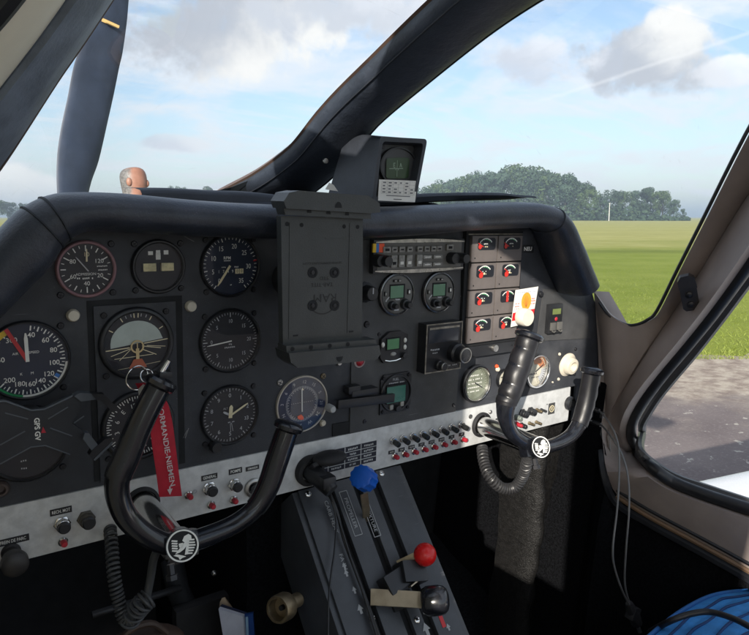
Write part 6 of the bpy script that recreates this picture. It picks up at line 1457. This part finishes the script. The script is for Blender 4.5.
# black friction block between the levers
p0 = atP(398, 581, P0, NRM); t_ = thing('friction_block', 'black wedge shaped block between the throttle and mixture levers', 'lever block', p0); t_.rotation_euler = QM.to_3x3().to_euler()
mb = MB(); mb.box((-.012, 0, .008), (.036, .026, .026), 0, bev=.003, rot=Matrix.Rotation(R(10), 3, 'Z')); mb.box((.014, .003, .012), (.036, .028, .032), 0, bev=.003, rot=Matrix.Rotation(R(-14), 3, 'Z')); mb.build('block', BLACK, t_)
mb = MB(); mb.box((.012, -.010, .022), (.026, .0016, .008), 0, rot=Matrix.Rotation(R(14), 3, 'Z')); mb.build('edge_plate', BRASSF, t_)
mb = MB(); mb.box((-.006, -.024, -.003), (.034, .020, .014), 0, bev=.002); mb.build('lower_block', DARK, t_)

# ================================================================ FUEL COCK, SOCKET, CABLES
q = atX(285, 606, .035); T = thing('brass_fuel_cock', 'dull brass fuel cock knob on the dark tunnel side below the left yoke', 'knob', q)
ax = Vector((-.86, -.42, .22)).normalized(); q3 = ax.to_track_quat('Z', 'Y').to_matrix()
mb = MB(); mb.lathe([(.0150, -.004), (.0165, -.002), (.0165, .0145), (.0155, .0165), (.0128, .0165), (.0120, .014), (.0118, .004), (.003, .003), (.0003, .003)], 0, 48, rot=q3, wob=lambda a: 1 + .012 * math.sin(40 * a)); mb.build('rim', BRASS, T)
mb = MB(); mb.tube([Vector((0, 0, 0)), ax * -.028], .009, 18); mb.build('stem', BRASS, T); mb = MB(); mb.lathe([(.0032, .0035), (.0032, .009), (.0003, .0095)], 0, 12, rot=q3); mb.build('centre_screw', DARK, T)
q = at(317, 467); T = thing('power_outlet', 'round black twelve volt outlet with a flip cover standing open on the metal strip', 'power outlet', at(309, 470, -.003), rot=FACE)
mb = MB(); mb.ring([(.0215, 0), (.0215, .004), (.0195, .008), (.0150, .009), (.0140, .003), (.0140, 0)], 0, 36); mb.build('rim', RUBBER, T)
mb = MB(); mb.box((.012, .017, .018), (.042, .006, .020), 0, bev=.004, rot=Matrix.Rotation(R(14), 3, 'Z') @ Matrix.Rotation(R(-35), 3, 'X')); mb.sphere((.020, .020, .020), .0215, 0, 24, (1.15, .42, .8)); mb.build('flip_cover', RUBBER, T)
T2 = thing('charger_plug', 'black plug in the twelve volt outlet with two thin cables running down the quadrant', 'plug', at(312, 472, -.012)); L2 = T2.location
mb = MB(); mb.tube([(0, .005, 0), (.004, -.02, -.006), (.010, -.034, -.016)], [.0125, .012, .010], 20); mb.box((.006, -.025, -.004), (.020, .022, .016), 0, bev=.004); mb.build('plug_body', BLACK, T2)
def qcab(pts, h): return [atP(x, y, P0 + NRM * hh, NRM) - L2 for (x, y), hh in zip(pts, h)]
mb = MB(); mb.tube(smoothpath([Vector((.010, -.030, -.014))] + qcab([(322, 481), (329, 492), (337, 512), (344, 540), (355, 570), (368, 605), (384, 650)], [.04, .02, .012, .007, .006, .006, .006]), 6), .0022, 8); mb.build('cable', BCABLE, T2)
mb = MB(); mb.tube(smoothpath([Vector((.012, -.030, -.010))] + qcab([(326, 484), (334, 505), (342, 530), (352, 562), (362, 590), (378, 640)], [.04, .016, .010, .008, .008, .008]), 6), .0016, 8); mb.build('cable', CABLE if False else BCABLE, T2)
mb = MB(); mb.tube(smoothpath([Vector((.008, -.030, -.016))] + qcab([(320, 482), (331, 500), (336, 520), (334.5, 550), (331, 575), (328.5, 605), (328, 650)], [.04, .02, .012, .012, .014, .016, .016]), 6), .0012, 8); mb.build('cable', BCABLE, T2)

# coiled cords hanging from the yokes
def coil(path, r, turns, wire, ends=True):
    P_ = smoothpath(path, 30); n = len(P_); T_ = [(P_[min(i + 1, n - 1)] - P_[max(i - 1, 0)]).normalized() for i in range(n)]
    u = T_[0].orthogonal().normalized(); out = []; tot = turns * 14
    for k in range(tot + 1):
        s_ = k / tot * (n - 1); i = min(int(s_), n - 2); f_ = s_ - i; p = P_[i].lerp(P_[i + 1], f_); t = T_[i]
        u = (u - t * u.dot(t)).normalized(); v_ = t.cross(u); a = 2 * PI * k / 14; rr = r if not hasattr(r, '__call__') else r(k / tot)
        out.append(p + (u * math.cos(a) + v_ * math.sin(a)) * rr)
    mb = MB(); mb.tube(out, wire, 7); return mb
q = at(115, 540, -.06); T = thing('coiled_cord', 'grey coiled cord hanging down and looping back under the left yoke', 'cord', q, 'coiled microphone cords')
pp = [at(110, 528, .0) - q, at(112, 550, -.03) - q, at(114, 575, -.05) - q, at(118, 598, -.06) - q, at(124, 618, -.07) - q, at(134, 622, -.075) - q]
coil(pp, .0058, 27, .0016).build('coil', mat('cord_grey', (.055, .058, .062), .45), T)
pp = [at(128, 622, -.07) - q, at(137, 610, -.08) - q, at(143, 603, -.085) - q, at(149, 598, -.085) - q]; coil(pp, .0098, 7, .0017).build('coil_end', MATS['cord_grey'], T)
mb = MB(); mb.tube(smoothpath([at(147, 596, -.085) - q, at(151, 575, -.09) - q, at(154, 558, -.10) - q, at(160, 545, -.11) - q], 6), .0042, 10); mb.build('straight_lead', MATS['cord_grey'], T)
q = at(500, 470, -.06); T = thing('coiled_cord', 'black coiled cord sagging in a curve under the right yoke', 'cord', q, 'coiled microphone cords')
pp = [at(482, 447, -.01) - q, at(484, 462, -.03) - q, at(490, 477, -.05) - q, at(502, 488, -.06) - q, at(515, 487, -.07) - q, at(523, 475, -.08) - q, at(527, 462, -.10) - q, at(530, 453, -.11) - q]
coil(pp, .0075, 38, .0020).build('coil', mat('cord_black', (.028, .028, .03), .4), T)

# headset cable loop hanging at the right end of the panel
q = at(598, 410, -.03); T = thing('headset_lead', 'thin grey headset lead hanging in two strands from the right end of the panel', 'cable', q)
def hp_(pts): return [at(x, y, Y) - q for x, y, Y in pts]
mb = MB(); mb.tube(smoothpath(hp_([(584, 405, -.01), (598, 410, -.03), (610, 424, -.085), (618, 445, -.12), (619, 475, -.15), (617, 510, -.17), (613, 545, -.18), (614, 565, -.18), (622, 590, -.18), (631, 608, -.18)]), 8), .0016, 8); mb.build('strand', CABLE, T)
mb = MB(); mb.tube(smoothpath(hp_([(588, 420, -.01), (600, 424, -.03), (612, 438, -.09), (622, 455, -.13), (628, 478, -.16), (629, 510, -.18), (626, 550, -.185), (625, 585, -.18), (632, 610, -.18)]), 8), .0016, 8); mb.build('strand', CABLE, T)
e = hp_([(633, 613, -.182)])[0]; e2 = hp_([(637, 624, -.186)])[0]
mb = MB(); mb.tube([hp_([(629, 603, -.178)])[0], e, e2], [.006, .011, .009], 8); mb.box(e, (.018, .016, .022), 0, bev=.003, rot=Matrix.Rotation(R(25), 3, 'Y')); mb.build('plug', RUBBER, T); mb = MB(); mb.tube([e2, hp_([(640, 632, -.19)])[0]], .0035, 10); mb.build('plug_tip', STEEL, T)
for (px, py), (sx, sy) in (((583, 405), (600, 411)), ((590, 421), (602, 425))):
    pass
q = at(602, 413, -.035); T = thing('jack_plug', 'pair of short black jack plugs at the right end of the panel', 'plug', q)
mb = MB(); mb.tube([at(586, 406, -.004) - q, at(599, 411, -.032) - q], .0042, 12); mb.tube([at(588, 420, -.004) - q, at(601, 425, -.034) - q], .0042, 12); mb.box(at(602, 415, -.035) - q, (.006, .006, .012), 0, bev=.001); mb.build('plug_body', BLACK, T)

# ================================================================ BLUE SEAT CUSHION, LEAD, PAPERS, PEDALS
q = Vector((.52, -.36, -.40)); T = thing('blue_seat', 'bright blue ribbed fabric seat front at the lower right corner', 'seat', q)
SEATM = mat('royal_blue_cloth', (.035, .25, .64), .8, var=.12, vs=60, bump=.6, bs=900)
top = [atZ(640, 645, -.40), atZ(668, 621, -.40), atZ(690, 606, -.40), atZ(712, 595.5, -.40), atZ(735, 591, -.40), atZ(760, 590, -.41), atZ(800, 593, -.43)]
ed = smoothpath(top, 6); rows = []
for i, p in enumerate(ed):
    r = []; inw = Vector((-.10, -.55, 0)).normalized()
    for j in range(110):
        u = j / 109; s_ = u * .42; a = min(1, s_ / .09)
        z = -.03 * (1 - math.sin(a * PI / 2)) * 0 ; rib = .0042 * (abs(math.sin(s_ * 92 + i * .035)) ** .4)
        off = inw * s_; r.append(p + off + Vector((0, 0, .035 * math.sin(min(1, s_ / .16) * PI / 2) + rib - .006 - .10 * max(0, s_ - .25))))
    f0 = [p + Vector((.0, .006, -.012)), p + Vector((.0, .008, -.06)), p + Vector((0, -.01, -.13)), p + Vector((0, -.03, -.2))]
    rows.append([v - q for v in reversed(f0)] + [v - q for v in r])
mb = MB(); mb.loft(rows); cu_ = mb.build('cushion', SEATM, T, 70)
for s0 in (.020, .045, .072, .100, .128, .156, .186, .218):          # dark stitched seams between the ribs
    mb = MB(); mb.tube(smoothpath([rows[i][4 + int(s0 / .42 * 109)] + Vector((0, .002 * math.sin(i * .7 + s0 * 90), .0012)) for i in range(0, len(rows), 3)], 3), .0019, 6); mb.build('seam', mat('navy_seam', (.006, .04, .14), .8), cu_)
mb = MB(); mb.tube([p + Vector((0, .002, -.002)) - q for p in ed], .003, 8); mb.build('piping', mat('royal_blue_piping', (.014, .11, .33), .7), T)
mb = MB(); mb.box(Vector((.62, -.56, -.62)) - q, (.36, .40, .14), 0, bev=.02); mb.build('seat_base', DARK, T)
q = atZ(690, 617, -.37); T = thing('seat_cable', 'black cable lying across the blue seat', 'cable', q)
mb = MB(); mb.tube(smoothpath([atZ(x, y, z) - q for x, y, z in ((650, 632, -.43), (668, 622, -.385), (690, 614, -.368), (710, 612, -.360), (732, 618, -.352), (752, 628, -.348), (790, 650, -.345))], 8), .0042, 10); mb.build('cable', BCABLE, T)
# folder of papers standing in the left footwell
q = at(236, 640, .0); T = thing('map_folder', 'white and blue paper folder standing in the dark footwell under the left yoke', 'folder', q)
A4 = [at(x, y, .02) - q for x, y in ((218.5, 609), (243, 616.5), (246, 660), (228, 665))]
mb = MB(); mb.loft([A4, [p + Vector((.004, .004, 0)) for p in A4]], closed=True, cap0=True, cap1=True); mb.build('white_sheet', mat('pale_lilac_paper', (.46, .47, .54), .6), T, None)
A5 = [at(x, y, .026) - q for x, y in ((243, 616), (253, 613.5), (256.5, 665), (245, 665))]; mb = MB(); mb.loft([A5, [p + Vector((.004, .006, 0)) for p in A5]], closed=True, cap0=True, cap1=True); fb = mb.build('blue_cover', mat('folder_blue', (.02, .06, .22), .4), T, None)
A6 = [at(x, y, .0235) - q for x, y in ((245.5, 617), (248, 616.5), (250, 665), (247.5, 665))]; mb = MB(); mb.poly(A6); mb.build('pale_stripe', mat('stripe_paleblue', (.25, .40, .55), .5), T, None)
A7 = [at(x, y, .030) - q for x, y in ((219, 607), (222, 604), (246, 612), (253, 613.5), (243, 616)) ]; mb = MB(); mb.poly(A7); mb.build('dark_top', mat('folder_navy', (.02, .025, .06), .5), T, None)
q = at(226, 603, .035); T = thing('crumpled_paper', 'crumpled cream paper sticking up behind the paper folder', 'paper', q); mb = MB()
mb.loft([[at(x, y, .035 + d) - q for x, y, d in r] for r in (((219, 608, 0), (224, 607, .004), (230, 609, 0), (236, 611, .004)), ((220, 602, .003), (225, 599, -.002), (229, 604, .003), (233, 608, 0)), ((222, 598, 0), (225, 597, .003), (228, 601, 0), (231, 606, .002)))]); mb.build('sheet', mat('cream_paper', (.40, .30, .20), .7), T)
# rudder pedal hardware in the dark
q = at(170, 595, .10); T = thing('rudder_pedals', 'dark rudder pedal bar and arm barely visible in the left footwell', 'pedals', q)
mb = MB(); mb.tube([at(92, 615, .10) - q, at(128, 604, .10) - q, at(180, 588, .12) - q], .005, 12); mb.build('bar', mat('dull_rod', (.045, .045, .048), .45, .5), T)
mb = MB(); mb.tube([at(172, 560, .16) - q, at(178, 590, .13) - q, at(200, 640, .10) - q], .016, 14); mb.build('arm', DARK, T); mb = MB(); mb.box(at(205, 640, .1) - q, (.09, .02, .13), 0, bev=.008); mb.build('pad', RUBBER, T)
for px, py in ((214, 573), (247.5, 576)): mb = MB(); mb.sphere(at(px, py, .09) - q, .004, 0, 12); mb.build('bolt', STEEL, T)
q = at(138, 645, -.02); T = thing('brown_bag', 'dull brown leather object at the bottom of the left footwell', 'bag', q); mb = MB(); mb.sphere((0, 0, -.01), .05, 0, 28, (1.1, .6, .55)); mb.tube(smoothpath([(-.03, -.01, .01), (-.012, -.012, .03), (.012, -.012, .03), (.03, -.01, .01)], 6), .004, 8); mb.build('body', mat('brown_leather', (.045, .026, .018), .6, var=.3, vs=60), T)

# ================================================================ PERSON STANDING BEYOND THE NOSE
def person():
    hd = wdist(130.5, 179, 4.55); top_z = hd.z + .115; H = top_z; k = H / 1.80
    fwd = Vector((cam.location - hd)); 
    base = Vector((hd.x, hd.y, 0)); T = thing('person', 'bald man with grey side hair standing outside beyond the nose, head above the dash', 'person', base, air=False)
    face = -cr_ * 0.55 + cf * 0.25; face = (cr_ * 0.97 + cf * 0.18).normalized(); T.rotation_euler.z = math.atan2(face.x, -face.y)      # local -Y = facing
    bm = bmesh.new(); J = {}
    def j(n, x, y, z): J[n] = bm.verts.new((x * k, y * k, z * k)); return J[n]
    spec = dict(pel=(0, 0, .95, .155, .11), waist=(0, -.005, 1.10, .145, .105), chest=(0, -.01, 1.30, .165, .115), sh=(0, .005, 1.44, .12, .09), neck=(0, 0, 1.53, .058, .06), hd0=(0, -.02, 1.60, .066, .075), hd1=(0, -.018, 1.69, .078, .094), hd2=(0, -.008, 1.765, .060, .075))
    for s_, q_ in (('l', 1), ('r', -1)):
        spec.update({'shd' + s_: (.175 * q_, .005, 1.43, .062, .062), 'elb' + s_: (.235 * q_, .02, 1.14, .044, .044), 'wri' + s_: (.235 * q_, -.05, .90, .028, .032), 'hnd' + s_: (.235 * q_, -.065, .845, .026, .040),
                     'hip' + s_: (.09 * q_, 0, .90, .095, .10), 'kne' + s_: (.105 * q_, -.01, .50, .058, .062), 'ank' + s_: (.11 * q_, .015, .09, .038, .044), 'toe' + s_: (.12 * q_, -.12, .035, .038, .03)})
        for f_, (dx, l_) in enumerate(((-.014, .078), (-.005, .088), (.005, .084), (.014, .068))):
            spec['f%d%s' % (f_, s_)] = (.235 * q_ , -.065 + dx * 1.6, .845 - l_ * .55, .0085, .0085); spec['g%d%s' % (f_, s_)] = (.228 * q_, -.072 + dx * 1.5, .845 - l_, .0075, .0075)
        spec['t0' + s_] = (.225 * q_, -.100, .835, .010, .010); spec['t1' + s_] = (.220 * q_, -.112, .800, .0085, .0085)
    for n, v in spec.items(): j(n, *v[:3])
    E_ = [('pel', 'waist'), ('waist', 'chest'), ('chest', 'sh'), ('sh', 'neck'), ('neck', 'hd0'), ('hd0', 'hd1'), ('hd1', 'hd2')]
    for s_ in 'lr':
        E_ += [('sh', 'shd' + s_), ('shd' + s_, 'elb' + s_), ('elb' + s_, 'wri' + s_), ('wri' + s_, 'hnd' + s_), ('pel', 'hip' + s_), ('hip' + s_, 'kne' + s_), ('kne' + s_, 'ank' + s_), ('ank' + s_, 'toe' + s_), ('hnd' + s_, 't0' + s_), ('t0' + s_, 't1' + s_)]
        for f_ in range(4): E_ += [('hnd' + s_, 'f%d%s' % (f_, s_)), ('f%d%s' % (f_, s_), 'g%d%s' % (f_, s_))]
    for a, b_ in E_: bm.edges.new((J[a], J[b_]))
    me = bpy.data.meshes.new('body'); bm.verts.index_update(); idx = {n: v.index for n, v in J.items()}; bm.to_mesh(me); bm.free()
    ob = bpy.data.objects.new('body', me); COL.objects.link(ob); ob.parent = T
    sk = ob.modifiers.new('skin', 'SKIN'); sk.use_smooth_shade = True; ob.modifiers.new('sub', 'SUBSURF').levels = 2; ob.modifiers['sub'].render_levels = 2
    for n, i in idx.items(): sv = me.skin_vertices[0].data[i]; sv.radius = (spec[n][3] * k, spec[n][4] * k); sv.use_root = n == 'pel'
    sm = bpy.data.materials.new('skin_and_clothes'); sm.use_nodes = True; t = NT(sm.node_tree); o = t.new('ShaderNodeTexCoord').outputs['Object']; sp = t.new('ShaderNodeSeparateXYZ'); t.put(sp, 0, o)
    z = sp.outputs[2]; skin = t.mix(t.smooth(t.noise(o, 14, 4), .3, .7), (.27, .125, .08), (.38, .19, .13)); cl = t.mix(t.math('GREATER_THAN', z, .97 * k), (.03, .035, .06), (.10, .13, .20))
    ax_ = t.math('ABSOLUTE', sp.outputs[0]); hand = t.math('MULTIPLY', t.math('LESS_THAN', z, .93 * k), t.math('GREATER_THAN', ax_, .19 * k)); wv = t.math('MULTIPLY', t.math('SUBTRACT', t.noise(o, 22, 4), .5), .05); hairm = t.math('MULTIPLY', t.math('MULTIPLY', t.smooth(t.math('ADD', sp.outputs[1], wv), -.030 * k, .005 * k), t.smooth(t.math('ADD', z, wv), 1.775 * k, 1.735 * k)), t.smooth(z, 1.575 * k, 1.60 * k)); isS = t.math('MAXIMUM', t.math('GREATER_THAN', z, 1.495 * k), hand)
    t.put(t.n['Principled BSDF'], 'Base Color', t.mix(isS, cl, t.mix(hairm, skin, t.mix(t.smooth(t.noise(o, 90, 3), .3, .7), (.10, .095, .09), (.21, .20, .19))))); t.n['Principled BSDF'].inputs['Roughness'].default_value = .5; me.materials.append(sm)
    for p in me.polygons: p.use_smooth = True
    SKIN = mat('skin_tone', (.33, .16, .105), .5, var=.1, vs=14); HAIR = mat('grey_hair', (.30, .28, .27), .8, var=.3, vs=200)
    mb = MB(); mb.sphere((0, -.092 * k, 1.662 * k), .016 * k, 0, 12, (.8, 1.1, 1.5)); mb.build('nose', SKIN, T)
    for s_ in (-1, 1): mb = MB(); mb.sphere((s_ * .070 * k, -.002 * k, 1.668 * k), .023 * k, 0, 12, (.35, .7, 1.1)); mb.build('ear', SKIN, T)
    mb = MB(); mb.sphere((0, -.082 * k, 1.620 * k), .022 * k, 0, 12, (1, .35, .28)); mb.build('mouth', mat('lips', (.36, .13, .11), .5), T)
    for s_ in (-1, 1): mb = MB(); mb.sphere((s_ * .028 * k, -.080 * k, 1.69 * k), .008 * k, 0, 10); mb.build('eye', mat('eye_dark', (.03, .02, .02), .2), T)
person()

# ================================================================ put the aircraft into the world
for o_ in AIR: o_.matrix_world = M @ o_.matrix_basis
